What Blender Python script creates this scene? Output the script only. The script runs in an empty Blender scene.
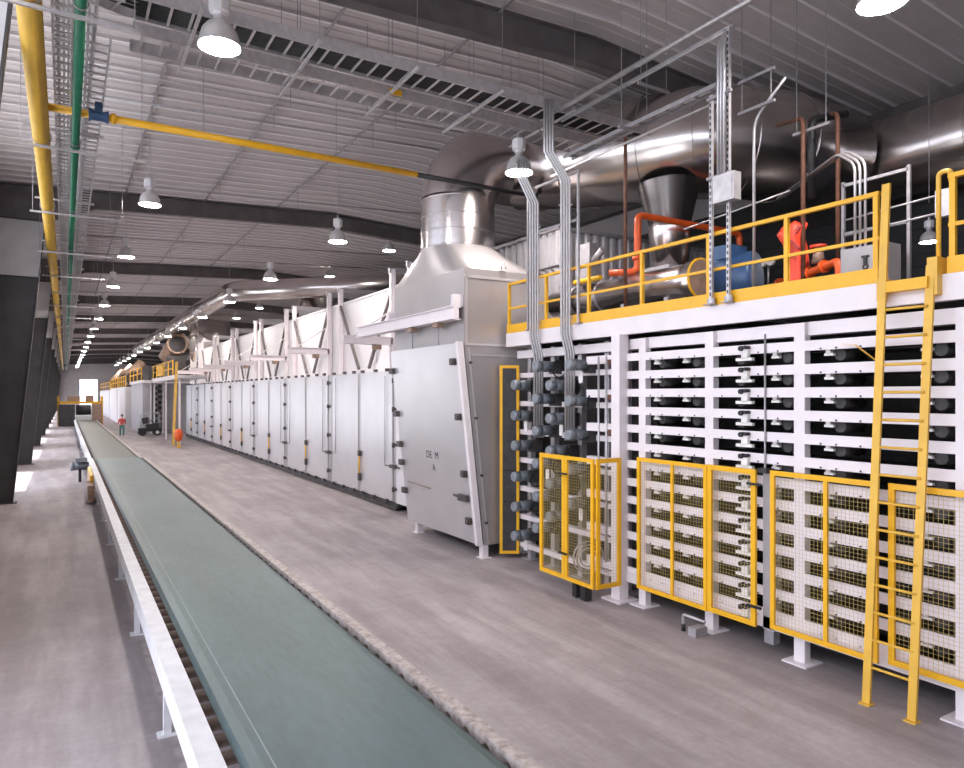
import bpy, math, random
from mathutils import Vector, Matrix
random.seed(7)
PI = math.pi
S = bpy.context.scene
COL = S.collection

# ------------------------------------------------------------ camera, sky, sun, exposure
cam_d = bpy.data.cameras.new('camera')
cam = bpy.data.objects.new('camera', cam_d); COL.objects.link(cam)
cam.location = (0, 0, 3.45)
cam.rotation_euler = (PI/2, 0, -math.atan2(417, 686))
cam_d.sensor_width = 36.0
cam_d.lens = 686/964*36.0
cam_d.shift_y = 10/964
cam_d.clip_end = 600
S.camera = cam

W = bpy.data.worlds.new('sky'); S.world = W; W.use_nodes = True
bg = W.node_tree.nodes['Background']
bg.inputs['Color'].default_value = (0.79, 0.84, 1.0, 1); bg.inputs['Strength'].default_value = 5.2

sun_d = bpy.data.lights.new('sun', 'SUN'); sun_d.energy = 9.0; sun_d.angle = 0.01; sun_d.color = (1, .96, .9)
sun = bpy.data.objects.new('sun', sun_d); COL.objects.link(sun)
sun.rotation_euler = Vector((0.25, -0.06, -1)).to_track_quat('-Z', 'Y').to_euler()

LAMP = 280.0            # radiance of the lamp lenses
S.view_settings.view_transform = 'Standard'
S.view_settings.look = 'None'
S.view_settings.gamma = 1.0
S.view_settings.use_curve_mapping = False
S.view_settings.exposure = 0.1
S.cycles.use_denoising = True
S.cycles.max_bounces = 8
S.cycles.diffuse_bounces = 5

# daylight portals in the open bays of the left wall (guide the sky light in)
BAYS = [-4.0, 10.6, 26.3, 40.3, 54.2, 68.0, 82.0, 96.0, 110.0, 124.0, 138.0, 152.0, 166.0]
OPEN = []
for a, b in list(zip(BAYS[:-1], BAYS[1:]))[2:]:
    OPEN.append((a+3.2, b-3.6))
DOOR_H = 5.0
ADDED_WIN = [(-11.0, 10.2), (11.0, 22.0)]      # added unseen clerestory in the left wall, brightens the dryer face
for a, b in ADDED_WIN:
    d = bpy.data.lights.new('added_high_daylight', 'AREA'); d.shape = 'RECTANGLE'
    d.size = 4.2; d.size_y = b-a
    d.cycles.is_portal = True
    o = bpy.data.objects.new('added_high_daylight', d); COL.objects.link(o)
    o.location = (-2.45, (a+b)/2, 7.3); o.rotation_euler = (0, -PI/2, 0)
LOW = (-1.5, 9.2); LOW_H = 3.8            # low doorway beside the camera
d = bpy.data.lights.new('door_daylight', 'AREA'); d.shape = 'RECTANGLE'; d.size = LOW_H; d.size_y = LOW[1]-LOW[0]; d.cycles.is_portal = True
o = bpy.data.objects.new('door_daylight', d); COL.objects.link(o)
o.location = (-2.45, sum(LOW)/2, LOW_H/2); o.rotation_euler = (0, -PI/2, 0)
for a, b in OPEN[:4]:
    d = bpy.data.lights.new('door_daylight', 'AREA'); d.shape = 'RECTANGLE'
    d.size = DOOR_H; d.size_y = b-a
    d.cycles.is_portal = True
    o = bpy.data.objects.new('door_daylight', d); COL.objects.link(o)
    o.location = (-2.45, (a+b)/2, DOOR_H/2); o.rotation_euler = (0, -PI/2, 0)

# ------------------------------------------------------------ materials
def mat(name, col, rough=.5, metal=0., var=.12, scale=3., bump=0., bscale=40., col2=None, stretch=None, emit=0., spec=None):
    m = bpy.data.materials.new(name); m.use_nodes = True
    nt = m.node_tree; N = nt.nodes; L = nt.links
    b = N['Principled BSDF']
    b.inputs['Roughness'].default_value = rough; b.inputs['Metallic'].default_value = metal
    if spec is not None: b.inputs['Specular IOR Level'].default_value = spec
    tc = N.new('ShaderNodeTexCoord'); mp = N.new('ShaderNodeMapping'); nz = N.new('ShaderNodeTexNoise')
    L.new(tc.outputs['Object'], mp.inputs['Vector']); L.new(mp.outputs['Vector'], nz.inputs['Vector'])
    if stretch: mp.inputs['Scale'].default_value = stretch
    nz.inputs['Scale'].default_value = scale; nz.inputs['Detail'].default_value = 5
    r = N.new('ShaderNodeValToRGB'); L.new(nz.outputs['Fac'], r.inputs['Fac'])
    c2 = col2 or tuple(min(1, c*(1+var)) for c in col)
    c1 = col if col2 else tuple(c*(1-var) for c in col)
    r.color_ramp.elements[0].position = .32; r.color_ramp.elements[1].position = .68
    r.color_ramp.elements[0].color = (*c1, 1); r.color_ramp.elements[1].color = (*c2, 1)
    L.new(r.outputs['Color'], b.inputs['Base Color'])
    if bump:
        n2 = N.new('ShaderNodeTexNoise'); n2.inputs['Scale'].default_value = bscale; n2.inputs['Detail'].default_value = 3
        L.new(mp.outputs['Vector'], n2.inputs['Vector'])
        bp = N.new('ShaderNodeBump'); bp.inputs['Strength'].default_value = bump; bp.inputs['Distance'].default_value = .02
        L.new(n2.outputs['Fac'], bp.inputs['Height']); L.new(bp.outputs['Normal'], b.inputs['Normal'])
    if emit:
        b.inputs['Emission Color'].default_value = (1, .93, .90, 1); b.inputs['Emission Strength'].default_value = emit
    return m

def layered(name, base, stains, rough, streak, bump=.2):
    """worn surface: broad cloudiness, finer mottling and long scuffs"""
    m = bpy.data.materials.new(name); m.use_nodes = True
    nt = m.node_tree; N = nt.nodes; L = nt.links; b = N['Principled BSDF']
    tc = N.new('ShaderNodeTexCoord'); prev = None
    for sc, st, lo, hi, c0, c1, fac in stains:
        mp = N.new('ShaderNodeMapping'); mp.inputs['Scale'].default_value = st; L.new(tc.outputs['Object'], mp.inputs['Vector'])
        nz = N.new('ShaderNodeTexNoise'); nz.inputs['Scale'].default_value = sc; nz.inputs['Detail'].default_value = 7; nz.inputs['Roughness'].default_value = .62
        L.new(mp.outputs['Vector'], nz.inputs['Vector'])
        r = N.new('ShaderNodeValToRGB'); L.new(nz.outputs['Fac'], r.inputs['Fac'])
        r.color_ramp.elements[0].position = lo; r.color_ramp.elements[1].position = hi
        r.color_ramp.elements[0].color = (*c0, 1); r.color_ramp.elements[1].color = (*c1, 1)
        mx = N.new('ShaderNodeMixRGB'); mx.blend_type = 'MULTIPLY'; mx.inputs['Fac'].default_value = fac
        if prev is None: mx.inputs['Color1'].default_value = (*base, 1)
        else: L.new(prev, mx.inputs['Color1'])
        L.new(r.outputs['Color'], mx.inputs['Color2']); prev = mx.outputs['Color']; last = nz
    L.new(prev, b.inputs['Base Color'])
    mr = N.new('ShaderNodeMapRange'); L.new(last.outputs['Fac'], mr.inputs['Value'])
    mr.inputs['To Min'].default_value = rough-.12; mr.inputs['To Max'].default_value = rough+.12; L.new(mr.outputs['Result'], b.inputs['Roughness'])
    bp = N.new('ShaderNodeBump'); bp.inputs['Strength'].default_value = bump; bp.inputs['Distance'].default_value = .01
    L.new(last.outputs['Fac'], bp.inputs['Height']); L.new(bp.outputs['Normal'], b.inputs['Normal'])
    return m
M = {}
M['concrete'] = layered('concrete', (.47, .418, .412), [
    (.35, (1, 1, 1), .35, .65, (.72, .72, .74), (1, 1, 1), .8),
    (1.1, (2.2, .25, 1), .42, .62, (.66, .63, .63), (1, 1, 1), .7),
    (3.0, (1, 1, 1), .30, .70, (.80, .78, .79), (1, 1, 1), .7),
    (14., (1, 1, 1), .30, .75, (.74, .72, .72), (1, 1, 1), .7)], .58, 0)
M['outside'] = mat('outside_concrete', (.5, .5, .48), .8)
M['roof'] = mat('roof_sheet', (.56, .515, .52), .55, .0, .04, .5)
M['strap'] = mat('lit_strap_tone', (.86, .82, .82), .4, .0, .03, 2)
M['rafter'] = mat('dark_primer', (.115, .10, .10), .5, 0, .2, 2)
M['wall'] = mat('wall_sheet', (.42, .39, .39), .6, 0, .06, 1)
M['farwall'] = mat('pale_wall_sheet', (.74, .68, .66), .6, 0, .05, 1)
M['unlitwall'] = mat('unlit_wall_tone', (.022, .02, .022), .6, 0, .2, 1)  # dark tone paints the unlit space at the right into the wall
M['column'] = mat('column_paint', (.042, .038, .04), .55, 0, .2, 2)
M['knee'] = mat('lit_knee_tone', (.55, .53, .53), .5, 0, .06, 2)  # lamplight on the knee put into a paler tone
M['belt'] = layered('green_belt', (.105, .155, .158), [
    (.8, (2.0, .5, 1), .35, .65, (.70, .70, .68), (1, 1, 1), .8),
    (5., (3.0, .7, 1), .35, .68, (.72, .72, .70), (1, 1, 1), .7),
    (22., (1.5, .6, 1), .35, .70, (.78, .78, .76), (1, 1, 1), .6)], .42, 0, .1)
M['belt2'] = mat('brown_green_belt', (.085, .085, .066), .45, 0, .15, 1.6, .06, 60, stretch=(2.5, .5, 1))
M['white'] = mat('white_paint', (.78, .715, .72), .42, 0, .03, 3)
M['rail'] = mat('conveyor_paint', (.60, .59, .60), .5, 0, .1, 5)
M['wornrail'] = mat('worn_edge_rail', (.26, .215, .19), .55, .1, 0, 14, .2, 60, (.50, .44, .41))
M['seam'] = mat('belt_edge_line', (.22, .28, .27), .5)
M['roller'] = mat('worn_roller', (.20, .15, .125), .4, .6, .35, 7)
M['galv'] = mat('galvanised', (.52, .50, .51), .42, .55, .12, 9)
M['galvd'] = mat('dull_galvanised', (.36, .34, .35), .5, .5, .12, 9)
M['steel'] = mat('duct_steel', (.66, .61, .60), .24, 1.0, .07, 1.2, .03, 5)
M['steeld'] = mat('dark_duct_steel', (.66, .61, .59), .22, 1.0, .10, 1.2, .03, 5)
M['cone'] = mat('blackened_steel', (.16, .145, .14), .25, .9, .2, 2)
M['alu'] = mat('oven_sheet', (.66, .63, .63), .36, .6, .05, .8, .03, 3)
M['alu2'] = mat('oven_top_sheet', (.80, .76, .76), .45, .15, .04, .8)
M['hood'] = mat('hood_sheet', (.47, .44, .435), .36, .55, .08, .9, .04, 4)
M['yellow'] = mat('yellow_paint', (.82, .43, .012), .42, 0, .05, 5)
M['yladder'] = mat('ladder_yellow', (.74, .43, .055), .45, 0, .07, 5)
M['ypipe'] = mat('gas_pipe_yellow', (.52, .31, .04), .42, 0, .10, 3, stretch=(4, .6, 4))
M['green'] = mat('green_pipe_paint', (.008, .12, .06), .4, 0, .1, 4)
M['orange'] = mat('orange_pipe_paint', (.72, .10, .015), .4, 0, .1, 5)
M['red'] = mat('red_plastic', (.85, .07, .03), .5, 0, .1, 6)
M['rust'] = mat('rust_brown_pipe', (.14, .055, .03), .6, 0, .3, 8)
M['blue'] = mat('blue_paint', (.035, .085, .19), .35, 0, .2, 5)
M['black'] = mat('black_rubber', (.018, .017, .018), .5, 0, .3, 8)
M['dark'] = mat('dark_steel', (.055, .05, .05), .45, .3, .25, 6)
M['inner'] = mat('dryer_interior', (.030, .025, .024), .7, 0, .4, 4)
M['motor'] = mat('motor_grey', (.13, .145, .16), .4, .2, .2, 8)
M['fan'] = mat('motor_fan_cover', (.24, .26, .28), .4, .3, .15, 20)
M['hinge'] = mat('hinge_metal', (.10, .085, .08), .5, .4, .3, 10)
M['shade'] = mat('lamp_shade', (.66, .64, .64), .35, .5, .05, 8)
M['ballast'] = mat('lamp_ballast', (.68, .66, .67), .5, .1, .05, 8)
M['lens'] = mat('lamp_lens', (1, 1, 1), .4, 0, 0, 3, emit=LAMP)
M['cabinet'] = mat('cabinet_grey', (.38, .36, .37), .45, 0, .05, 5)
M['brown'] = mat('brown_trim', (.32, .21, .15), .5, .2, .2, 6)
M['brace'] = mat('brace_grey', (.17, .145, .14), .5, .2, .1, 6)
M['paper'] = mat('tag_white', (.8, .76, .72), .7)
M['teal'] = mat('teal_trousers', (.05, .16, .15), .8)
M['skin'] = mat('skin', (.55, .33, .25), .6)
M['redcloth'] = mat('red_shirt', (.45, .06, .05), .8)
M['wire'] = mat('guard_wire', (.60, .45, .16), .5, 0, .1, 6)
M['conduit'] = mat('conduit_zinc', (.50, .48, .485), .38, .7, .08, 10)

# ------------------------------------------------------------ mesh builder
def V(*a): return Vector(a)
class MB:
    def __init__(s): s.v = []; s.f = []; s.sm = []
    def add(s, vs, fs, smooth=False):
        n = len(s.v); s.v += [tuple(v) for v in vs]
        for i, f in enumerate(fs):
            s.f.append([n+k for k in f]); s.sm.append(smooth[i] if isinstance(smooth, list) else smooth)
        return s
    def box(s, x0, x1, y0, y1, z0, z1):
        vs = [(x, y, z) for z in (z0, z1) for y in (y0, y1) for x in (x0, x1)]
        return s.add(vs, [(0, 2, 3, 1), (4, 5, 7, 6), (0, 1, 5, 4), (2, 6, 7, 3), (0, 4, 6, 2), (1, 3, 7, 5)])
    def cbox(s, c, sz):
        return s.box(c[0]-sz[0]/2, c[0]+sz[0]/2, c[1]-sz[1]/2, c[1]+sz[1]/2, c[2]-sz[2]/2, c[2]+sz[2]/2)
    def beam(s, p0, p1, w, h, up=(0, 0, 1)):
        p0 = Vector(p0); p1 = Vector(p1); d = (p1-p0).normalized(); up = Vector(up)
        if abs(d.dot(up)) > .99: up = Vector((1, 0, 0))
        a = d.cross(up).normalized(); b = a.cross(d)
        vs = []
        for p in (p0, p1):
            for sx, sy in ((-1, -1), (1, -1), (1, 1), (-1, 1)):
                vs.append(p+a*(sx*w/2)+b*(sy*h/2))
        return s.add(vs, [(3, 2, 1, 0), (4, 5, 6, 7), (0, 1, 5, 4), (1, 2, 6, 5), (2, 3, 7, 6), (3, 0, 4, 7)])
    def channel(s, p0, p1, w, h, up=(0, 0, 1), t=.006):    # C channel, open upward
        p0 = Vector(p0); p1 = Vector(p1); d = (p1-p0).normalized(); up = Vector(up)
        if abs(d.dot(up)) > .99: up = Vector((1, 0, 0))
        a = d.cross(up).normalized(); b = a.cross(d)
        s.beam(p0-b*h/2, p1-b*h/2, w, t, up); s.beam(p0+a*w/2, p1+a*w/2, t, h, up); s.beam(p0-a*w/2, p1-a*w/2, t, h, up)
        return s
    def cone(s, p0, p1, r0, r1, n=14, caps=True, up=None):
        return s.path([p0, p1], [r0, r1], n, caps)
    def tube(s, p0, p1, r, n=10, caps=True): return s.path([p0, p1], r, n, caps)
    def path(s, pts, r, n=10, caps=True):
        P = [Vector(p) for p in pts]; R = r if isinstance(r, (list, tuple)) else [r]*len(P)
        D = []
        for i in range(len(P)):
            d = Vector((0, 0, 0))
            if i > 0 and (P[i]-P[i-1]).length > 1e-9: d += (P[i]-P[i-1]).normalized()
            if i < len(P)-1 and (P[i+1]-P[i]).length > 1e-9: d += (P[i+1]-P[i]).normalized()
            D.append(d.normalized())
        u = Vector((0, 0, 1)) if abs(D[0].z) < .9 else Vector((1, 0, 0))
        vs = []; fs = []; sm = []
        for i, p in enumerate(P):
            d = D[i]; u = (u-d*u.dot(d)).normalized(); w = d.cross(u)
            for k in range(n):
                a = 2*PI*k/n; vs.append(p+(u*math.cos(a)+w*math.sin(a))*R[i])
        for i in range(len(P)-1):
            for k in range(n):
                k2 = (k+1) % n; fs.append((i*n+k, i*n+k2, (i+1)*n+k2, (i+1)*n+k)); sm.append(True)
        if caps:
            fs.append(tuple(range(n-1, -1, -1))); sm.append(False)
            m = (len(P)-1)*n; fs.append(tuple(m+k for k in range(n))); sm.append(False)
        return s.add(vs, fs, sm)
    def lathe(s, prof, o=(0, 0, 0), n=20, smooth=True):     # (r,z) profile about vertical axis
        return s.path2(prof, o, n, smooth)
    def path2(s, prof, o, n, smooth):
        vs = []; fs = []
        for r, z in prof:
            for k in range(n):
                a = 2*PI*k/n; vs.append((o[0]+r*math.cos(a), o[1]+r*math.sin(a), o[2]+z))
        for i in range(len(prof)-1):
            for k in range(n):
                k2 = (k+1) % n; fs.append((i*n+k, i*n+k2, (i+1)*n+k2, (i+1)*n+k))
        return s.add(vs, fs, smooth)
    def ring(s, c, axis, R, r, n=18, m=6):                  # torus
        c = Vector(c); ax = Vector(axis).normalized(); u = ax.orthogonal().normalized(); w = ax.cross(u)
        vs = []; fs = []
        for i in range(n):
            a = 2*PI*i/n; rd = u*math.cos(a)+w*math.sin(a)
            for k in range(m):
                b = 2*PI*k/m; vs.append(c+rd*(R+r*math.cos(b))+ax*(r*math.sin(b)))
        for i in range(n):
            for k in range(m):
                fs.append((i*m+k, ((i+1) % n)*m+k, ((i+1) % n)*m+(k+1) % m, i*m+(k+1) % m))
        return s.add(vs, fs, True)
    def prism(s, poly, axis, a0, a1):                       # extrude a 2D outline along x, y or z
        f = {'x': lambda p, a: (a, p[0], p[1]), 'y': lambda p, a: (p[0], a, p[1]), 'z': lambda p, a: (p[0], p[1], a)}[axis]
        n = len(poly); vs = [f(p, a0) for p in poly]+[f(p, a1) for p in poly]
        fs = [tuple(range(n-1, -1, -1)), tuple(range(n, 2*n))]+[(i, (i+1) % n, n+(i+1) % n, n+i) for i in range(n)]
        return s.add(vs, fs)
    def build(s, name, m, parent=None, label=None):
        me = bpy.data.meshes.new(name)
        if parent is not None: off = wloc(parent)
        else:
            xs = [v[0] for v in s.v]; ys = [v[1] for v in s.v]; zs = [v[2] for v in s.v]
            off = Vector(((min(xs)+max(xs))/2, (min(ys)+max(ys))/2, min(zs)))
        me.from_pydata([(v[0]-off.x, v[1]-off.y, v[2]-off.z) for v in s.v], [], s.f)
        me.polygons.foreach_set('use_smooth', s.sm)
        me.materials.append(M[m] if isinstance(m, str) else m)
        me.update()
        o = bpy.data.objects.new(name, me); COL.objects.link(o)
        if parent is not None: o.parent = parent
        else: o.location = off
        if label: o['label'] = label
        return o
def wloc(o):
    l = Vector((0, 0, 0))
    while o is not None: l += o.location; o = o.parent
    return l
def tag(o, label, cat, group=None, kind=None):
    o['label'] = label; o['category'] = cat
    if group: o['group'] = group
    if kind: o['kind'] = kind
    return o
def thing(name, label, cat, loc=(0, 0, 0), group=None):
    o = bpy.data.objects.new(name, None); COL.objects.link(o); o.empty_display_size = .2
    o.location = loc
    return tag(o, label, cat, group)
def struct(name, mb, m):
    o = mb.build(name, m); o['kind'] = 'structure'; return o
def copy_thing(root, loc, label):
    r = root.copy(); COL.objects.link(r); r.location = loc; r['label'] = label
    for ch in list(root.children):
        c = ch.copy(); COL.objects.link(c); c.parent = r
        for g in list(ch.children):
            d = g.copy(); COL.objects.link(d); d.parent = c
    return r
def B(*a): return MB().box(*a)
def T(*a, **k): return MB().tube(*a, **k)
def bend(p0, pc, p1, r, k=6):                               # points of a rounded corner pc
    p0 = Vector(p0); pc = Vector(pc); p1 = Vector(p1)
    a = pc+(p0-pc).normalized()*r; b = pc+(p1-pc).normalized()*r
    return [a*(1-t)**2+pc*2*t*(1-t)+b*t*t for t in [i/k for i in range(k+1)]]
def route(pts, r, k=5):
    out = [Vector(pts[0])]
    for i in range(1, len(pts)-1): out += bend(pts[i-1], pts[i], pts[i+1], r, k)
    return out+[Vector(pts[-1])]
ORD = ['nearest', 'second', 'third', 'fourth', 'fifth', 'sixth', 'seventh', 'eighth', 'ninth', 'tenth', 'eleventh', 'twelfth', 'thirteenth', 'fourteenth',
       'fifteenth', 'sixteenth', 'seventeenth', 'eighteenth', 'nineteenth', 'twentieth', 'twenty-first', 'twenty-second']

# ------------------------------------------------------------ the hall
YE = 168.0
XR = 9.0                # ridge
def zroof(x): return 10.22+.045*x if x < XR else 10.625-.05*(x-XR)
def zraft(x): return zroof(x)-.62
struct('floor', B(-2.3, 17.05, -12, YE, -.2, 0), 'concrete')
struct('ground', B(-60, -2.3, -40, YE+60, -.25, -.02), 'outside')
# roof sheet with standing seams running down the slope
mb = MB(); y = -12.0; prof = []
while y < YE:
    prof += [(y, 0), (y+.27, 0), (y+.28, -.018), (y+.32, -.018), (y+.33, 0), (y+.56, 0), (y+.57, -.055), (y+.60, -.055), (y+.61, 0)]
    y += .61
vs = []; fs = []
for (yy, dz) in prof:
    for x in (-3.7, XR, 17.2): vs.append((x, yy, zroof(x)+dz))  # unseen eave past the left wall, added to keep sun off the clerestory
for i in range(len(prof)-1): fs += [(3*i, 3*i+1, 3*i+4, 3*i+3), (3*i+1, 3*i+2, 3*i+5, 3*i+4)]
n0 = len(vs)
for yy in (-12, YE):
    for x in (-3.7, XR, 17.2): vs.append((x, yy, zroof(x)+.12))
fs += [(n0, n0+1, n0+4, n0+3), (n0+1, n0+2, n0+5, n0+4)]
mb.add(vs, fs); struct('ceiling', mb, 'roof')
for i, x in enumerate((1.76, 4.27, 6.8)):
    struct('trim_%d' % (i+1), B(x-.025, x+.025, -12, YE, zroof(x)-.085, zroof(x)-.05), 'galvd')
mb = MB(); y = -11.42                    # retaining straps; pale tone paints in light caught on the ribs
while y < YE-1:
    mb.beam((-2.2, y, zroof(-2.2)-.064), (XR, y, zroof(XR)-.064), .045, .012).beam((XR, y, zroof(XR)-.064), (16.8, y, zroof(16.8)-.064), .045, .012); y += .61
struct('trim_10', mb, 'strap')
# left wall with an open doorway in every bay
mb = MB(); y = -12.0
for a, b in [LOW]+OPEN+[(YE, YE)]:
    mb.box(-2.45, -2.3, y, a, 0, DOOR_H); y = b
mb.box(-2.45, -2.3, LOW[0], LOW[1], LOW_H, DOOR_H)
mb.box(-2.45, -2.3, -12, 22.0, DOOR_H, 5.5); mb.box(-2.45, -2.3, 22.0, YE, DOOR_H, 10.2); mb.box(-2.45, -2.3, -12, 22.0, 9.4, 10.2)
mb.box(-2.45, -2.3, -12, -11, 5.5, 9.4); mb.box(-2.45, -2.3, 10.2, 11, 5.5, 9.4)
struct('wall_left', mb, 'wall')
mb = MB()
for z in (5.3, 9.4): mb.box(-2.3, -2.15, -12, YE, z, z+.2)
for z in (6.7, 8.2): mb.box(-2.3, -2.15, 22, YE, z, z+.2)
struct('trim_20', mb, 'wall')
struct('wall_right', MB().box(16.9, 17.05, -12, YE, 8.9, 10.6), 'wall')
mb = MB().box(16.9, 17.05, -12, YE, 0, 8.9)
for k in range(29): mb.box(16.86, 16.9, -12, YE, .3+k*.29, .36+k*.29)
struct('wall_right_lower', mb, 'unlitwall')
struct('trim_21', B(16.55, 16.9, -12, YE, 9.85, 10.15), 'rafter')
mb = MB().box(-2.45, 17.05, -12.15, -12, 0, 10.7)
struct('wall_back', mb, 'wall')
mb = MB().box(-2.45, 2.7, YE, YE+.15, 0, 10.7).box(5.9, 17.05, YE, YE+.15, 0, 10.7).box(2.7, 5.9, YE, YE+.15, 6.5, 10.7)
for k in range(6): mb.box(6, 16.9, YE-.15, YE, 1.6+k*1.6, 1.75+k*1.6).box(-2.3, 2.6, YE-.15, YE, 1.6+k*1.6, 1.75+k*1.6)
for k in range(4): mb.box(6+k*3.2, 6.25+k*3.2, YE-.2, YE, 0, 10.2)
struct('wall_far', mb, 'farwall')

# columns and rafters
for i, y in enumerate(BAYS[1:]):
    t = thing('steel_column', '%s dark tapered steel column along the left wall' % ORD[i].capitalize(), 'column', (-1.9, y, 0), 'tapered columns along the left wall')
    xi = lambda z: -1.42+.098*z
    MB().prism([(-2.28, 0), (xi(0), 0), (xi(7.2), 7.2), (-2.28, 7.2)], 'y', y-.012, y+.012).build('web', 'column', t)
    MB().beam((xi(0), y, 0), (xi(8.9), y, 8.9), .26, .03, (1, 0, 0)).build('inner_flange', 'column', t)
    MB().beam((-2.27, y, 0), (-2.27, y, 9.6), .26, .03, (1, 0, 0)).build('outer_flange', 'column', t)
    MB().prism([(-2.28, 7.2), (xi(7.2), 7.2), (xi(9), 9.0), (-2.28, 9.0)], 'y', y-.016, y+.016).build('knee_panel', 'knee', t, 'knee panel with lamplight painted in')
    MB().box(-2.27, xi(7.2), y-.1, y+.1, 7.17, 7.2).box(-2.27, xi(9.0), y-.1, y+.1, 9.0, 9.03).build('stiffener', 'column', t)
    B(-2.3, -1.3, y-.2, y+.2, 0, .03).build('base_plate', 'dark', t)
    t = thing('roof_rafter', '%s dark steel roof rafter crossing under the ceiling' % ORD[i].capitalize(), 'roof beam', (8, y, zraft(8)), 'rafters under the roof')
    x0, x1 = -2.2, 16.85
    MB().prism([(x0, 9.03), (xi(9.0), 9.03), (.9, zraft(.9)), (XR, zraft(XR)), (x1, zraft(x1)), (x1, zroof(x1)-.06), (XR, zroof(XR)-.06), (x0, zroof(x0)-.06)], 'y', y-.012, y+.012).build('web', 'rafter', t)
    MB().beam((.9, y, zraft(.9)), (XR, y, zraft(XR)), .24, .03).beam((XR, y, zraft(XR)), (x1, y, zraft(x1)), .24, .03).beam((xi(9), y, 9.03), (.9, y, zraft(.9)), .24, .03).build('bottom_flange', 'rafter', t)
    MB().beam((x0, y, zroof(x0)-.07), (XR, y, zroof(XR)-.07), .24, .025).beam((XR, y, zroof(XR)-.07), (x1, y, zroof(x1)-.07), .24, .025).build('top_flange', 'rafter', t)
# ------------------------------------------------------------ belt conveyors
def conveyor(name, label, y0, y1, zb, beltm, every, first_legs):
    t = thing(name, label, 'conveyor', (1.8, y0, 0), 'floor belt conveyors')
    mb = MB(); pr = [(1.08, zb-.05), (1.12, zb-.012), (1.2, zb), (2.6, zb), (2.66, zb-.012), (2.72, zb-.05)]
    pr2 = [(x, z-.012) for x, z in reversed(pr)]
    mb.prism([(x, z) for x, z in pr]+pr2, 'y', y0, y1)
    b = mb.build('belt', beltm, t)
    if every < .5:
        MB().box(1.265, 1.275, y0, y1, zb, zb+.002).build('belt_seam', 'seam', b)
    MB().box(.80, .97, y0, y1, zb-.22, zb+.02).build('side_rail', 'rail', t)
    MB().box(2.76, 2.88, y0, y1, zb-.2, zb-.0).build('side_rail', 'wornrail', t)
    n = 0; y = y0+.15
    roll = None
    while y < y1 and n < 98:
        if roll is None:
            roll = MB().tube((.97, y, zb-.105), (2.76, y, zb-.105), .055, 10).build('roller', 'roller', t); ry = y
        else:
            c = roll.copy(); COL.objects.link(c); c.location = (0, y-ry, 0)
        n += 1; y += every
    y = y0+first_legs
    while y < y1:
        for x in (.885, 2.82):
            MB().box(x-.035, x+.035, y-.04, y+.04, .02, zb-.2).box(x-.09, x+.09, y-.07, y+.07, 0, .02).build('leg', 'rail', t)
        y += 3.4
    return t
cv = conveyor('belt_conveyor', 'wide green belt conveyor in the foreground running down the hall', 2.2, 32.0, .82, 'belt', .305, 2.0)
cv2 = conveyor('belt_conveyor', 'brown-green belt conveyor continuing beyond the end of the foreground one', 32.5, 84.0, .70, 'belt2', .7, 1.0)
t = thing('drive_motor', 'small blue-grey drive motor on the far left end of the green conveyor', 'motor', (.6, 31.2, .55))
MB().path([(.80, 31.2, .62), (.3, 31.2, .62)], .16, 14).build('motor_body', 'motor', t)
MB().path([(.3, 31.2, .62), (.18, 31.2, .62)], .17, 14).build('fan_cover', 'fan', t)
B(.35, .75, 31.0, 31.4, .80, .95).build('terminal_box', 'fan', t)
B(.45, .55, 31.1, 31.3, 0, .5).build('bracket', 'dark', t)
t = thing('chain_guard', 'yellow and brown chain guard on the side of the green conveyor', 'guard', (.72, 26.5, .1))
B(.70, .79, 25.6, 28.8, .30, .80).build('cover', 'yellow', t)
B(.60, .79, 24.6, 26.2, .08, .58).build('gearbox', 'brown', t)

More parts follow.
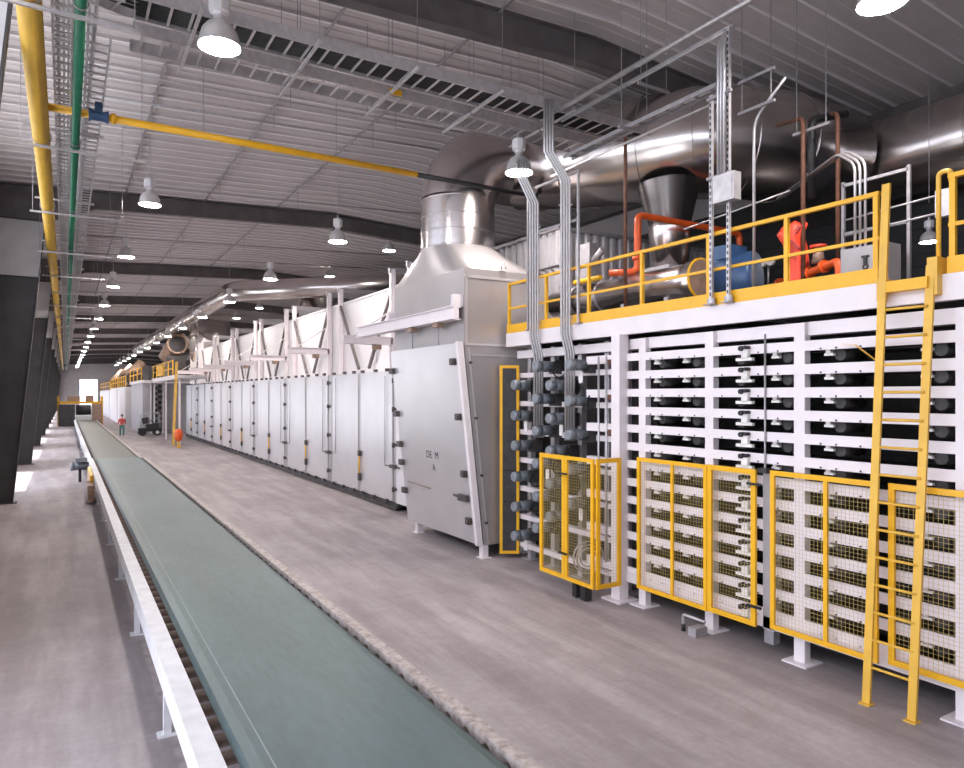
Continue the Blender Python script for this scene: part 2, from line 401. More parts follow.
# ------------------------------------------------------------ oven
Y0, PER, NS = 18.5, 5.85, 7
def oven_section(label, y):
    t = thing('oven_section', label, 'oven', (8.3, y, 0), 'panelled oven sections behind the exhaust hood')
    MB().box(8.34, 11.5, y, y+PER, .10, .24).box(8.30, 8.40, y, y+PER, .03, .12).build('base_frame', 'dark', t)
    mb = MB()
    for k in range(3): MB().box(8.3, 8.5, y+.6+2*k, y+.75+2*k, 0, .1).build('foot', 'brown', t)
    MB().box(8.38, 11.5, y+.002, y+PER-.002, .24, 4.15).build('body', 'alu', t)
    MB().box(8.62, 11.5, y+.002, y+PER-.002, 4.15, 6.68).box(8.58, 11.5, y+.002, y+PER-.002, 6.68, 6.74).build('upper_housing', 'alu2', t)
    for k in range(2):
        ya = y+.22+k*2.78; yb = ya+2.66
        d = MB().box(8.29, 8.37, ya, yb, .27, 4.13).box(8.275, 8.29, ya+.02, ya+.08, .30, 4.10).box(8.275, 8.29, yb-.08, yb-.02, .30, 4.10).build('door', 'alu', t)
        yc = yb-.25 if k == 0 else ya+.25
        if k == 0:
            MB().box(8.20, 8.27, yb-.16, yb-.02, .62, .86).box(8.20, 8.27, yb-.16, yb-.02, 1.42, 1.6).build('latch', 'hinge', d)
            MB().tube((8.23, yb-.09, .86), (8.23, yb-.09, 1.42), .028, 8).build('handle', 'yellow', d)
        else:
            MB().tube((8.25, yb-.5, 1.35), (8.25, yb-.5, 4.0), .014, 6).build('door_bar', 'galv', d)
        if k == 0: MB().tube((8.25, ya+.5, 1.35), (8.25, ya+.5, 4.0), .014, 6).build('door_bar', 'galv', d)
        mb = MB()
        for q in (.3, 1.2, 2.3): MB().box(8.22, 8.32, ya+q, ya+q+.12, 4.13, 4.22).build('top_clip', 'hinge', d)
        mb = MB()
        for q in (.3, 1.3, 2.3): MB().box(8.2, 8.32, ya+q, ya+q+.1, .2, .3).build('bottom_clip', 'hinge', d)
    B(8.31, 8.38, y-.06, y+.2, .26, 4.14).build('hinge_post', 'hood', t)
    for z in (.65, 1.95, 3.0, 3.85):
        MB().tube((8.24, y+.07, z-.07), (8.24, y+.07, z+.07), .05, 8).box(8.24, 8.30, y-.05, y+.18, z-.03, z+.03).build('hinge', 'hinge', t)
    MB().tube((8.2, y-.45, 1.32), (8.2, y+.6, 1.32), .02, 6).box(8.17, 8.28, y-.12, y+.22, 1.27, 1.37).build('latch_bar', 'hinge', t)
    return t
first = None
for k in range(NS):
    lab = 'light grey panelled oven section directly behind the exhaust hood' if k == 0 else '%s light grey panelled oven section counted from the exhaust hood' % ORD[k]
    if k == 0: first = oven_section(lab, Y0)
    else: copy_thing(first, (8.3, Y0+PER*k, 0), lab)

def hoist_frame(label, y):
    t = thing('hoist_frame', label, 'steel frame', (8.75, y, 4.15), 'door hoist frames on the oven')
    for dy in (-.5, .75):
        MB().box(8.44, 8.60, y+dy-.06, y+dy+.06, 4.15, 7.25).box(8.52, 8.54, y+dy-.09, y+dy+.09, 4.15, 7.25).build('post', 'white', t)
        MB().box(8.40, 11.3, y+dy-.05, y+dy+.05, 7.12, 7.28).build('top_beam', 'galvd', t)
    MB().box(6.95, 8.5, y+.69, y+.81, 4.95, 5.15).box(6.95, 8.5, y+.61, y+.89, 4.93, 4.955).box(6.95, 8.5, y+.61, y+.89, 5.145, 5.17).build('jib_beam', 'white', t)
    tr = MB().box(7.9, 8.1, y+.62, y+.88, 4.79, 4.93).build('trolley', 'brown', t)
    MB().tube((8.0, y+.75, 4.4), (8.0, y+.75, 4.85), .012, 6).build('hoist_rod', 'galvd', tr)
    MB().beam((8.5, y-.5, 6.65), (8.5, y-2.35, 4.3), .085, .085).build('brace', 'brace', t)
    MB().beam((8.5, y+.75, 6.65), (8.5, y+2.6, 4.3), .085, .085).build('brace', 'brace', t)
    MB().beam((8.5, y+.75, 6.0), (7.2, y+.75, 5.12), .035, .035).build('brace', 'white', t)
    return t
h0 = None
for k in range(NS):
    lab = 'white hoist frame with trolley nearest to the exhaust hood' if k == 0 else '%s white hoist frame on the oven counted from the hood' % ORD[k]
    if h0 is None: h0 = hoist_frame(lab, Y0)
    else: copy_thing(h0, (8.75, Y0+PER*k, 4.15), lab)

# ------------------------------------------------------------ exhaust hood at the near end of the oven
t = thing('exhaust_hood', 'tall grey sheet metal exhaust hood cabinet with leaning door', 'exhaust hood', (7.9, 14, 0))
HY0, HY1 = 12.25, 15.75
MB().prism([(7.50, .28), (8.75, .28), (8.75, 5.92), (7.02, 5.92), (7.02, 4.5)], 'y', HY0, HY1).build('body', 'hood', t)
mb = MB()                                                     # raised seams on the end face
mb.box(7.05, 8.75, HY0-.012, HY0, 4.46, 4.5).box(7.02, 8.75, HY0-.012, HY0, 5.86, 5.92).box(7.05, 7.09, HY0-.012, HY0, 4.5, 5.9)
mb.beam((7.12, HY0-.006, 4.42), (7.60, HY0-.006, .3), .03, .012, (0, 1, 0)).box(7.2, 8.7, HY0-.01, HY0, 4.25, 4.27)
mb.build('seam', 'alu', t)
B(8.3, 11.0, HY1, Y0, .25, 6.65).build('rear_housing', 'alu2', t)
for x, y in ((7.55, HY0+.1), (7.55, HY1-.3), (8.6, HY0+.1)):
    MB().box(x-.07, x+.07, y-.07, y+.07, 0, .3).box(x-.12, x+.12, y-.12, y+.12, 0, .015).build('leg', 'white', t)
d = MB().prism([(7.37, .30), (7.46, .30), (6.98, 4.50), (6.89, 4.50)], 'y', HY0+.12, HY1-.05).build('door', 'alu', t)
MB().prism([(7.34, .28), (7.47, .28), (6.99, 4.53), (6.86, 4.53)], 'y', HY0+.0, HY0+.10).build('door_edge', 'white', d)
def dx(z): return 7.37-.114*(z-.30)
for z in (.75, 1.75, 2.95, 4.1):
    MB().box(dx(z)-.09, dx(z), HY0+.18, HY0+.34, z-.05, z+.09).beam((dx(z)-.1, HY0+.16, z), (dx(z)-.02, HY0+.38, z+.03), .06, .09).build('hinge', 'hinge', d)
    MB().tube((dx(z)+.22, HY0-.05, z), (dx(z)+.22, HY0, z), .03, 8).build('bolt', 'hinge', d)
for z in (1.05, 1.75, 2.2, 2.95, 4.0):
    MB().box(dx(z)-.10, dx(z), HY1-.22, HY1-.04, z-.06, z+.08).build('hinge', 'hinge', d)
MB().box(dx(1.25)-.10, dx(1.25), HY0+.2, HY0+.55, 1.18, 1.32).tube((dx(1.25)-.07, HY0+.45, 1.25), (dx(1.25)-.07, HY0+.75, 1.27), .03, 6).build('latch', 'hinge', d)
MB().tube((dx(1.25)-.05, HY1-.4, 1.3), (dx(1.25)-.05, HY1-1.6, 1.27), .012, 6).build('latch_bar', 'brown', d)
def text_mesh(body, size, loc, rot, m, parent, name='lettering'):
    cu = bpy.data.curves.new('t', 'FONT'); cu.body = body; cu.size = size; cu.align_x = 'CENTER'; cu.extrude = .001
    o = bpy.data.objects.new('t', cu); COL.objects.link(o)
    bpy.context.view_layer.update()
    me = bpy.data.meshes.new_from_object(o.evaluated_get(bpy.context.evaluated_depsgraph_get()))
    bpy.data.objects.remove(o)
    me.materials.clear(); me.materials.append(M[m])
    o = bpy.data.objects.new(name, me); COL.objects.link(o)
    if parent: o.parent = parent; o.location = Vector(loc)-wloc(parent)
    o.rotation_euler = rot
    return o
rt = Matrix(((0, .113, -.994), (-1, 0, 0), (0, .994, .113))).to_euler()
rt = Matrix(((0, -.113, -.994), (-1, 0, 0), (0, .994, -.113))).to_euler()
text_mesh('DE  M', .24, (dx(1.98)-.004, 13.98, 1.98), rt, 'dark', d)
text_mesh('A', .22, (dx(1.72)-.004, 13.95, 1.70), rt, 'dark', d)
mb = MB()                                                     # rectangle to round transition
CX, CY, CR = 7.85, 14.0, .86
n = 32; vs = []; fs = []
for k in range(n):
    a = 2*PI*k/n+PI/4; c, s_ = math.cos(a), math.sin(a); q = max(abs(c), abs(s_))
    vs.append((7.885+.865*c/q, 14.0+1.75*s_/q, 5.92))
for k in range(n):
    a = 2*PI*k/n+PI/4; c, s_ = math.cos(a), math.sin(a); q = max(abs(c), abs(s_))
    vs.append((7.885+.865*c/q, 14.0+1.75*s_/q, 6.06))
for k in range(n):
    a = 2*PI*k/n+PI/4; vs.append((CX+CR*math.cos(a), CY+CR*math.sin(a), 6.78))
for j in range(2):
    for k in range(n): fs.append((j*n+k, j*n+(k+1) % n, (j+1)*n+(k+1) % n, (j+1)*n+k))
mb.add(vs, fs, [False]*n+[True]*n); mb.build('transition_cone', 'hood', t)
MB().box(6.80, 6.92, 12.3, 17.65, 5.0, 5.24).box(6.74, 6.98, 12.3, 17.65, 4.98, 5.005).box(6.74, 6.98, 12.3, 17.65, 5.235, 5.26).build('hoist_rail', 'white', t)
for y in (13.1, 14.4):
    tr = B(6.78, 6.94, y-.12, y+.12, 4.88, 5.0).build('trolley', 'brown', t)
    MB().tube((6.87, y, 4.5), (6.87, y, 4.9), .014, 6).build('hoist_rod', 'galvd', tr)
MB().box(6.8, 7.1, 12.3, 12.42, 5.26, 5.5).build('rail_bracket', 'white', t)
B(6.8, 7.1, 15.6, 15.72, 5.26, 5.45).build('rail_bracket', 'white', t)
MB().tube((7.9, 12.2, 6.1), (7.9, 12.2, 6.22), .02, 6).tube((8.0, 12.2, 6.1), (8.0, 12.2, 6.22), .02, 6).tube((7.9, 12.2, 6.22), (8.0, 12.2, 6.22), .02, 6).build('lifting_lug', 'galv', t)

t = thing('exhaust_duct', 'shiny steel exhaust stack rising from the hood and bending right', 'duct', (CX, CY, 6.78))
zc = 8.95; R = 1.05
MB().path([(CX, CY, 6.78), (CX, CY, zc-R)], CR, 40, False).build('stack', 'steel', t)
pts = [(CX+R-R*math.cos(a), CY, zc-R+R*math.sin(a)) for a in [PI/2*i/12 for i in range(13)]]
MB().path(pts, CR, 40, False).build('elbow', 'steel', t)
MB().path([(CX+R, CY, zc), (10.4, CY, zc)], CR, 40, False).build('cross_duct', 'steeld', t)
for z in (6.80, 7.15, 7.5, zc-R): MB().ring((CX, CY, z), (0, 0, 1), CR, .012, 40, 6).build('band', 'steel', t)

# ------------------------------------------------------------ mezzanine
ms = thing('mezzanine_platform', 'white edged mezzanine platform above the dryer', 'platform', (12, 6, 4.44))
MB().box(8.05, 16.8, -3, 12.1, 4.62, 4.72).box(8.9, 16.8, 12.1, 18.2, 4.62, 4.72).build('deck', 'dark', ms)
MB().box(7.95, 8.05, -3, 12.1, 4.44, 4.72).box(8.05, 8.8, 12.02, 12.1, 4.44, 4.72).build('fascia', 'white', ms)
mb = MB()
for y in range(-2, 12, 2): mb.box(8.05, 16.8, y, y+.12, 4.46, 4.62)
mb.build('floor_beam', 'galvd', ms)
def guardrail(label, ys, y0, y1, ret=False):
    t = thing('guardrail', label, 'railing', (8.0, (y0+y1)/2, 4.72), 'yellow guardrails of the mezzanine')
    MB().box(7.97, 8.03, min(y0, y1), max(y0, y1), 5.73, 5.78).build('top_rail', 'yellow', t)
    MB().box(7.98, 8.02, min(y0, y1), max(y0, y1), 5.22, 5.26).build('mid_rail', 'yellow', t)
    MB().box(7.955, 7.975, min(y0, y1), max(y0, y1), 4.722, 4.90).build('toe_board', 'yellow', t)
    for y in ys: MB().box(7.975, 8.025, y-.028, y+.028, 4.721, 5.74).build('post', 'yellow', t)
    return t
guardrail('long yellow guardrail along the mezzanine edge left of the ladder', (12.05, 10.75, 9.48, 8.16, 6.81, 5.55, 4.40), 12.08, 4.36)
guardrail('short yellow guardrail on the mezzanine right of the ladder', (3.60, 2.4, 1.2, 0, -1.2), 3.64, -1.25)
t = thing('access_ladder', 'yellow fixed ladder from the floor up to the mezzanine', 'ladder', (7.7, 4.1, 0))
def stringer(y0, y1, top):
    x1 = 7.86 if top > 4.8 else 7.87
    return MB().beam((7.62, y0, .015), (x1, y1, top), .085, .035, (1, 0, 0)).box(7.56, 7.68, y0-.06, y0+.06, 0, .015)
def lx(z): return 7.62+(7.86-7.62)*z/5.8
stringer(4.30, 4.21, 5.8).build('stringer', 'yladder', t)
stringer(3.82, 3.75, 4.82).build('stringer', 'yladder', t)
for k in range(14):
    z = .42+.305*k
    MB().tube((lx(z), 4.30-.0155*z, z), (lx(z), 3.82-.0145*z, z), .016, 8).build('rung', 'yladder', t)
B(7.80, 7.93, 3.76, 4.22, 4.58, 4.70).build('threshold_beam', 'yellow', t)
MB().box(7.84, 8.04, 4.25, 4.31, 4.5, 4.75).build('bracket', 'yladder', t)
MB().box(7.84, 8.04, 3.68, 3.78, 4.5, 4.9).build('bracket', 'yladder', t)
MB().path(route([(8.0, 3.74, 4.9), (8.0, 3.74, 5.82), (8.0, 3.62, 5.82), (8.0, 3.62, 5.7)], .05), .026, 8).build('grab_bar', 'yladder', t)

# ------------------------------------------------------------ dryer with thirteen decks
YB, YA = 8.62, -.8
t = thing('deck_dryer', 'white multi deck dryer frame with dark slots under the mezzanine', 'dryer', (9, 5, 0))
for k in range(13):
    z1 = 4.126-.296*k
    mb = MB().box(8.03, 8.06, YA, YB, z1-.128, z1)
    mb.build('deck_rail', 'white', t)
    r_ = MB()
mb = MB()
for y in (8.20, 6.84, 5.40, 3.52, 2.0, .6, -.72): 
    MB().box(8.00 if y > 100 else 8.04, 8.16, y-.075, y+.075, .02, 4.36).box(7.92, 8.28, y-.17, y+.17, 0, .02).build('post', 'white', t)
MB().box(8.12, 8.3, YA, YB, 4.20, 4.37).build('top_beam', 'white', t)
MB().box(8.02, 8.2, YA, YB, .32, .47).build('bottom_beam', 'white', t)
MB().box(7.86, 8.06, YB-.08, YB+.12, .03, 4.44).box(7.74, 8.18, YB-.2, YB+.24, 0, .03).build('corner_post', 'white', t)
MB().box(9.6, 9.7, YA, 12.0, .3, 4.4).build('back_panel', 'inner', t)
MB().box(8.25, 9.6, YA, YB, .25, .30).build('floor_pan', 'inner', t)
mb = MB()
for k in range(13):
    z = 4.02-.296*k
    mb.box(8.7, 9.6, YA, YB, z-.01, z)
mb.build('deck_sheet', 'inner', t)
for k in range(12):                                           # a white bearing and a dark roller end in every slot
    z = 4.126-.296*k-.21
    for y in (7.95, 7.25, 6.45, 5.72, 5.0, 3.86, 2.8):
        MB().tube((8.16, y-.07, z+.02), (8.6, y-.07, z+.02), .075, 10).build('roller', 'dark', t)
for k in range(13):
    z = 4.126-.296*k-.09
    for y in (7.95, 7.35, 5.80, 5.05, 3.92):
        MB().box(8.10, 8.20, y-.03, y+.03, z-.085, z-.02).box(8.10, 8.15, y-.07, y+.05, z-.11, z-.08).build('bearing', 'paper', t) if k < 12 else None
    s_ = MB().box(7.97, 8.03, 6.13, 6.23, z-.10, z+.03).box(7.97, 8.03, 6.06, 6.32, z-.13, z-.09).build('sensor', 'paper', t)
    MB().tube((7.93, 6.22, z+.04), (8.02, 6.22, z+.04), .035, 10).tube((7.93, 6.14, z+.05), (8.02, 6.14, z+.05), .025, 8).build('sensor_head', 'black', s_)
    b_ = MB()
    for y in (8.0, 7.75, 7.4, 7.1, 6.6, 6.0, 5.7, 5.1, 4.9, 4.6, 3.4, 3.2): b_.tube((8.02, y, z-.02), (8.03, y, z-.02), .012, 6)
    b_.build('rivet', 'dark', t)
MB().path(route([(8.01, 5.88, 4.25), (8.01, 5.88, 2.5), (8.01, 5.88, 2.4)], .02), .014, 6).build('conduit', 'galvd', t)
B(7.9, 8.06, 5.78, 5.92, 2.40, 2.46).build('junction_block', 'dark', t)
B(8.02, 8.14, 5.74, 5.92, .3, 2.4).build('pilaster', 'cabinet', t)
B(8.02, 8.16, 5.76, 5.90, .12, .3).build('pilaster_foot', 'galvd', t)
t2 = thing('air_valve', 'small pipe fitting with elbow on the floor below a yellow guard', 'valve', (7.75, 6.75, 0))
B(7.62, 7.86, 6.72, 6.86, 0, .12).build('block', 'galv', t2)
MB().path(route([(7.70, 7.02, .02), (7.70, 7.02, .24), (7.70, 6.62, .24)], .04), .022, 8).build('pipe', 'galv', t2)
MB().tube((7.70, 7.02, 0), (7.70, 7.02, .10), .03, 8).build('valve_cap', 'black', t2)

t3 = thing('caution_tape', 'strip of yellow and white tape tied left of the ladder', 'tape', (7.9, 4.7, 3.9))
MB().beam((7.84, 4.25, 3.78), (7.95, 4.62, 4.03), .03, .004).beam((7.95, 4.62, 4.03), (7.95, 4.78, 4.05), .05, .004).build('tape_strip', 'yellow', t3)

# drive end: racks of gear motors
t = thing('drive_rack', 'rack of grey gear motors with uprights at left end of the dryer', 'drive unit', (8.4, 10.3, 0))
for y in (11.75, 10.95, 10.1, 9.35):
    MB().box(8.30, 8.42, y-.06, y+.06, .02, 4.40).box(8.2, 8.5, y-.13, y+.13, 0, .02).build('upright', 'galv', t)
for k in range(7):
    z = 4.05-.592*k
    MB().box(8.2, 8.32, 8.75, 12.0, z-.26, z-.16).build('cross_rail', 'white' , t)
    MB().box(8.0, 8.12, 8.75, 9.55, z-.07, z+.07).build('deck_rail', 'white', t)
MB().box(8.2, 8.4, 8.7, 12.05, 4.20, 4.36).build('top_beam', 'white', t)
MB().box(8.36, 8.48, 8.9, 9.1, .02, 4.4).build('upright', 'white', t)
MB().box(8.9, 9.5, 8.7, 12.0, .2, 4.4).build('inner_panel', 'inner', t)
def motor(x, y, z, i, twin=False):
    m_ = MB().path([(x+.14, y, z), (x+.42, y, z)], .10, 14).build('gear_motor', 'motor', t)
    MB().path([(x, y, z), (x+.03, y, z), (x+.14, y, z)], [.085, .10, .105], 14).build('fan_cover', 'fan', m_)
    mb = MB().box(x+.42, x+.66, y-.10, y+.10, z-.14, z+.10)
    mb.build('gearbox', 'dark', m_)
    if i % 3 == 0: MB().ring((x+.46, y-.16, z-.05), (0, 1, 0), .16, .014, 16, 5).build('cable_loop', 'black', m_)
    if i % 4 == 1: MB().box(x+.30, x+.32, y-.05, y+.05, z-.32, z-.12).build('paper_tag', 'paper', m_)
i = 0
for (y, xx, zs) in ((11.35, 7.62, (3.63, 3.02, 2.42, 1.8, 1.2, .62)), (10.62, 7.62, (3.98, 3.36, 2.75, 2.13, 1.5, .9)),
                    (10.1, 7.55, (3.61, 3.0, 2.40, 1.8, 1.2)), (9.62, 7.62, (3.97, 3.33, 2.72, 2.1, 1.5))):
    for z in zs:
        motor(xx, y, z, i); i += 1
for k in range(3):
    MB().ring((7.75, 9.2, .62), (.3, 1, 0), .16+.06*k, .016, 20, 5).build('cable_loop', 'galv', t)
B(7.36, 7.50, 9.05, 9.16, .02, .26).build('cable_gland', 'black', t); B(7.36, 7.50, 8.82, 8.95, .02, .26).build('cable_gland', 'black', t)
for y in (9.05, 8.85): MB().tube((7.85, y, .6), (7.85, y, 4.1), .018, 8).build('conduit', 'galv', t)
for z in (3.9, 3.3, 2.7): MB().box(7.95, 8.2, 8.84, 8.98, z+.05, z+.14).build('valve', 'rust', t)

# ------------------------------------------------------------ yellow mesh guards
def guard(label, p0, p1, z0, z1, mids=(), cat_w=.065, latch=None):
    """frame of flat bar with woven wire between two floor points"""
    p0 = Vector((*p0, 0)); p1 = Vector((*p1, 0)); u = (p1-p0).normalized(); Ln = (p1-p0).length
    c = (p0+p1)/2
    t = thing('mesh_guard', label, 'guard', (c.x, c.y, z0), 'yellow wire mesh guards')
    w = cat_w
    P = lambda s, z: p0+u*s+Vector((0, 0, z))
    nrm = Vector((-u.y, u.x, 0))
    mb = MB()
    mb.beam(P(w/2, z0), P(w/2, z1), w, .04, nrm); mb.beam(P(Ln-w/2, z0), P(Ln-w/2, z1), w, .04, nrm)
    mb.beam(P(w, z0+w/2), P(Ln-w, z0+w/2), .04, w); mb.beam(P(w, z1-w/2), P(Ln-w, z1-w/2), .04, w)
    mb.build('frame', 'yellow', t)
    for s in mids: MB().beam(P(s, z0+w), P(s, z1-w), .05, .035, nrm).build('mullion', 'yellow', t)
    mb = MB(); k = w+.045
    while k < Ln-w: mb.beam(P(k, z0+w), P(k, z1-w), .0029, .0029, nrm); k += .05
    z = z0+w+.045
    while z < z1-w: mb.beam(P(w, z), P(Ln-w, z), .0029, .0029); z += .05
    mb.build('wire_mesh', 'wire', t)
    if latch is not None:
        for z in latch: MB().beam(P(Ln-.1, z)-nrm*.06, P(Ln+.12, z)-nrm*.06, .03, .03).build('latch', 'black', t)
    return t
guard('yellow mesh guard on the front left, hinged left leaf of the box round the motors', (7.27, 9.95), (7.27, 9.24), .30, 2.40, (), .07, (.75, 2.1))
guard('yellow mesh guard forming the right front leaf of the box round the motors', (7.27, 9.23), (7.27, 8.50), .30, 2.40, (), .06)
guard('narrow yellow mesh guard closing the right side of the motor box', (7.30, 8.47), (7.82, 8.47), .30, 2.40, (), .07)
guard('wide yellow mesh guard with one mullion, just right of the white corner post', (7.91, 8.17), (7.91, 6.76), .32, 2.43, (.74,), .06)
guard('single yellow mesh guard with black latches, in front of sensors', (7.89, 6.73), (7.89, 5.93), .34, 2.44, (), .07, (.62, 2.25))
guard('wide yellow mesh guard with one mullion, behind left side of the ladder', (7.91, 5.72), (7.91, 4.33), .38, 2.45, (.76,), .06)
guard('yellow mesh guard behind the right stringer of the ladder, by the picture edge', (7.91, 4.21), (7.91, 3.33), .42, 2.45, (), .065)
# tall narrow panel
t = thing('tall_guard', 'tall narrow yellow framed dark panel beside the exhaust hood', 'guard', (7.95, 12, .08))
a_, b_ = Vector((7.80, 12.12, 0)), Vector((8.16, 11.92, 0)); u = (b_-a_).normalized(); Ln = (b_-a_).length
P = lambda s, z: a_+u*s+Vector((0, 0, z))
mb = MB()
for s in (.03, Ln-.03): mb.beam(P(s, .10), P(s, 4.05), .06, .05, (-u.y, u.x, 0))
for z in (.13, 4.02): mb.beam(P(.06, z), P(Ln-.06, z), .05, .06)
mb.build('frame', 'yellow', t)
MB().beam(P(.06, 2.075), P(Ln-.06, 2.075), .012, 3.83).build('panel', 'dark', t)
MB().beam(P(.06, 1.85), P(Ln-.06, 1.85), .03, .04).build('cross_bar', 'black', t)
MB().beam(P(.08, 1.2)-Vector((-u.y, u.x, 0))*.03, P(.14, 1.2)-Vector((-u.y, u.x, 0))*.03, .04, .05).build('latch', 'black', t)
# ------------------------------------------------------------ machinery on the mezzanine
t = thing('corrugated_enclosure', 'large grey corrugated enclosure standing on the mezzanine', 'enclosure', (12, 15, 4.72))
x0, x1, y0, y1, z0, z1 = 9.5, 14.6, 12.3, 18.0, 4.72, 7.16
mb = MB().box(x0+.08, x1, y0+.08, y1, z0, z1)
y = y0
while y < y1: mb.prism([(x0+.08, y), (x0, y+.03), (x0, y+.12), (x0+.08, y+.15)], 'z', z0, z1); y += .26
x = x0
while x < x1: mb.prism([(x, y0+.08), (x+.15, y0+.08), (x+.12, y0), (x+.03, y0)], 'z', z0, z1); x += .26
mb.build('walls', 'cabinet', t)
MB().box(x0-.05, x1, y0-.05, y1, z1, z1+.07).build('roof_cap', 'galvd', t)
MB().box(x0-.03, x0, y0, y1, 6.32, 6.36).build('wall_trim', 'dark', t)

t = thing('burner_cylinder', 'horizontal silver burner cylinder with yellow rimmed end on the mezzanine', 'burner', (9.2, 9.7, 4.72))
MB().path([(9.2, 12.0, 5.4), (9.2, 10.4, 5.4), (9.2, 10.35, 5.4)], .27, 24).build('tail_pipe', 'steel', t)
MB().path([(9.2, 10.35, 5.4), (9.2, 8.3, 5.4), (9.2, 8.0, 5.4)], [.30, .30, .34], 28).build('shell', 'steel', t)
MB().ring((9.2, 7.98, 5.4), (0, 1, 0), .335, .022, 32, 8).build('flange_rim', 'yellow', t)
MB().path([(9.2, 8.0, 5.4), (9.2, 7.96, 5.4)], .32, 28).build('end_plate', 'brown', t)
for y in (10.4, 11.2): MB().ring((9.2, y, 5.4), (0, 1, 0), .29, .03, 24, 8).build('band', 'galvd', t)
for y in (8.6, 9.7, 11.3):
    MB().box(9.0, 9.4, y-.05, y+.05, 4.722, 5.15).build('leg', 'galv', t)
MB().box(8.95, 9.25, 10.6, 11.0, 5.66, 6.2).box(9.0, 9.2, 10.65, 10.95, 6.2, 6.5).tube((9.05, 10.6, 6.1), (9.05, 10.3, 6.3), .07, 10).build('valve_actuator', 'galvd', t)
MB().tube((8.9, 10.2, 5.72), (8.9, 11.0, 5.72), .05, 8).build('gas_nipple', 'yellow', t)

t = thing('blue_blower', 'dark blue round blower on the mezzanine behind the guardrail', 'blower', (10.0, 7.8, 4.72))
MB().path([(9.85, 8.1, 5.42), (10.0, 7.55, 5.42), (10.02, 7.5, 5.42)], [.46, .46, .42], 28).build('casing', 'blue', t)
MB().path([(9.85, 8.1, 5.42), (9.8, 8.3, 5.42)], [.30, .25], 20).build('inlet', 'galv', t)
MB().box(9.75, 10.2, 7.7, 8.0, 4.722, 5.05).build('pedestal', 'dark', t)
MB().box(9.55, 10.0, 7.7, 8.1, 5.75, 5.98).build('outlet', 'blue', t)
t = thing('yellow_gearbox', 'rounded yellow gearbox on the mezzanine floor behind the blue blower', 'gearbox', (10.6, 7.3, 4.72))
MB().path([(10.4, 7.7, 4.95), (10.4, 7.5, 4.98), (10.5, 7.0, 4.95), (10.5, 6.8, 4.9)], [.14, .24, .24, .12], 16).build('housing', 'yellow', t)
MB().box(10.2, 10.75, 6.9, 7.6, 4.722, 4.82).build('base', 'dark', t)

def pipe_thing(name, label, pts, r, m, rr=.12, cat='pipe', flanges=(), group=None, n=12):
    t = MB().path(route(pts, rr), r, n)
    o = t.build(name, m); tag(o, label, cat, group)
    for f in flanges:
        MB().path([Vector(f[0])-Vector(f[1])*.03, Vector(f[0])+Vector(f[1])*.03], r*1.6, 14).build('flange', m, o)
    return o
pipe_thing('gas_pipe', 'orange pipe arching over the silver burner on the mezzanine', [(8.85, 9.9, 5.75), (9.2, 9.5, 5.75), (9.2, 9.5, 6.82), (12.1, 9.5, 6.82), (12.1, 9.5, 5.9), (12.1, 9.5, 4.73)], .065, 'orange', .14, flanges=(((9.2, 9.5, 6.0), (0, 0, 1)), ((12.1, 9.5, 6.2), (0, 0, 1))))
pipe_thing('gas_pipe', 'orange horizontal pipe train left of the grey cabinet on the mezzanine', [(10.5, 7.9, 5.25), (9.9, 6.75, 5.28), (9.6, 5.95, 5.35), (9.45, 5.72, 5.35), (9.45, 5.72, 4.73)], .06, 'orange', .12,
           flanges=(((9.65, 6.08, 5.345), (.35, .93, 0)), ((9.78, 6.4, 5.31), (.3, .95, 0)), ((10.1, 7.13, 5.27), (.45, .9, 0))))
t = thing('pressure_gauge', 'pair of small round gauges on the orange pipe train', 'gauge', (10.3, 7.5, 5.3))
MB().tube((10.3, 7.5, 5.3), (10.3, 7.5, 5.65), .015, 6).build('stem', 'galv', t)
for y in (7.42, 7.58): MB().path([(10.22, y, 5.7), (10.30, y, 5.7)], .065, 14).build('dial', 'paper', t)
t = thing('valve_body', 'brown valve between orange flanges on the mezzanine', 'valve', (9.7, 6.2, 5.45))
MB().path([(9.7, 6.2, 5.42), (9.7, 6.2, 5.65)], [.10, .06], 12).build('bonnet', 'brown', t)
MB().path([(9.7, 6.2, 5.65), (9.7, 6.2, 5.69)], .12, 14).build('handwheel', 'red', t)
# red plastic cover
t = thing('red_cover', 'bright red plastic cover draped upright behind the guardrail', 'cover', (9.75, 6.6, 5.0))
mb = MB(); n = 20; prof = [(.15, 5.02), (.16, 5.2), (.15, 5.5), (.15, 5.72), (.17, 5.86), (.19, 5.95), (.17, 6.06), (.12, 6.11), (.02, 6.12)]
vs = []; fs = []
for j, (r, z) in enumerate(prof):
    for k in range(n):
        a = 2*PI*k/n; q = r*(1+.13*math.sin(5*a+j*.5)+.08*math.sin(3*a-j))
        vs.append((9.75+q*math.cos(a)+.03*math.sin(j), 6.6+q*math.sin(a)+(.05 if j in (4, 5) else 0), z+.02*math.sin(4*a)))
for j in range(len(prof)-1):
    for k in range(n): fs.append((j*n+k, j*n+(k+1) % n, (j+1)*n+(k+1) % n, (j+1)*n+k))
mb.add(vs, fs, True); mb.build('sheet', 'red', t)
MB().box(9.68, 9.82, 6.53, 6.67, 4.722, 5.05).build('stand', 'dark', t)
mb = MB()
MB().beam((9.62, 6.75, 5.98), (9.56, 6.42, 5.66), .03, .05).beam((9.62, 6.45, 6.02), (9.57, 6.68, 5.72), .03, .05).build('lapel', 'redcloth', t)
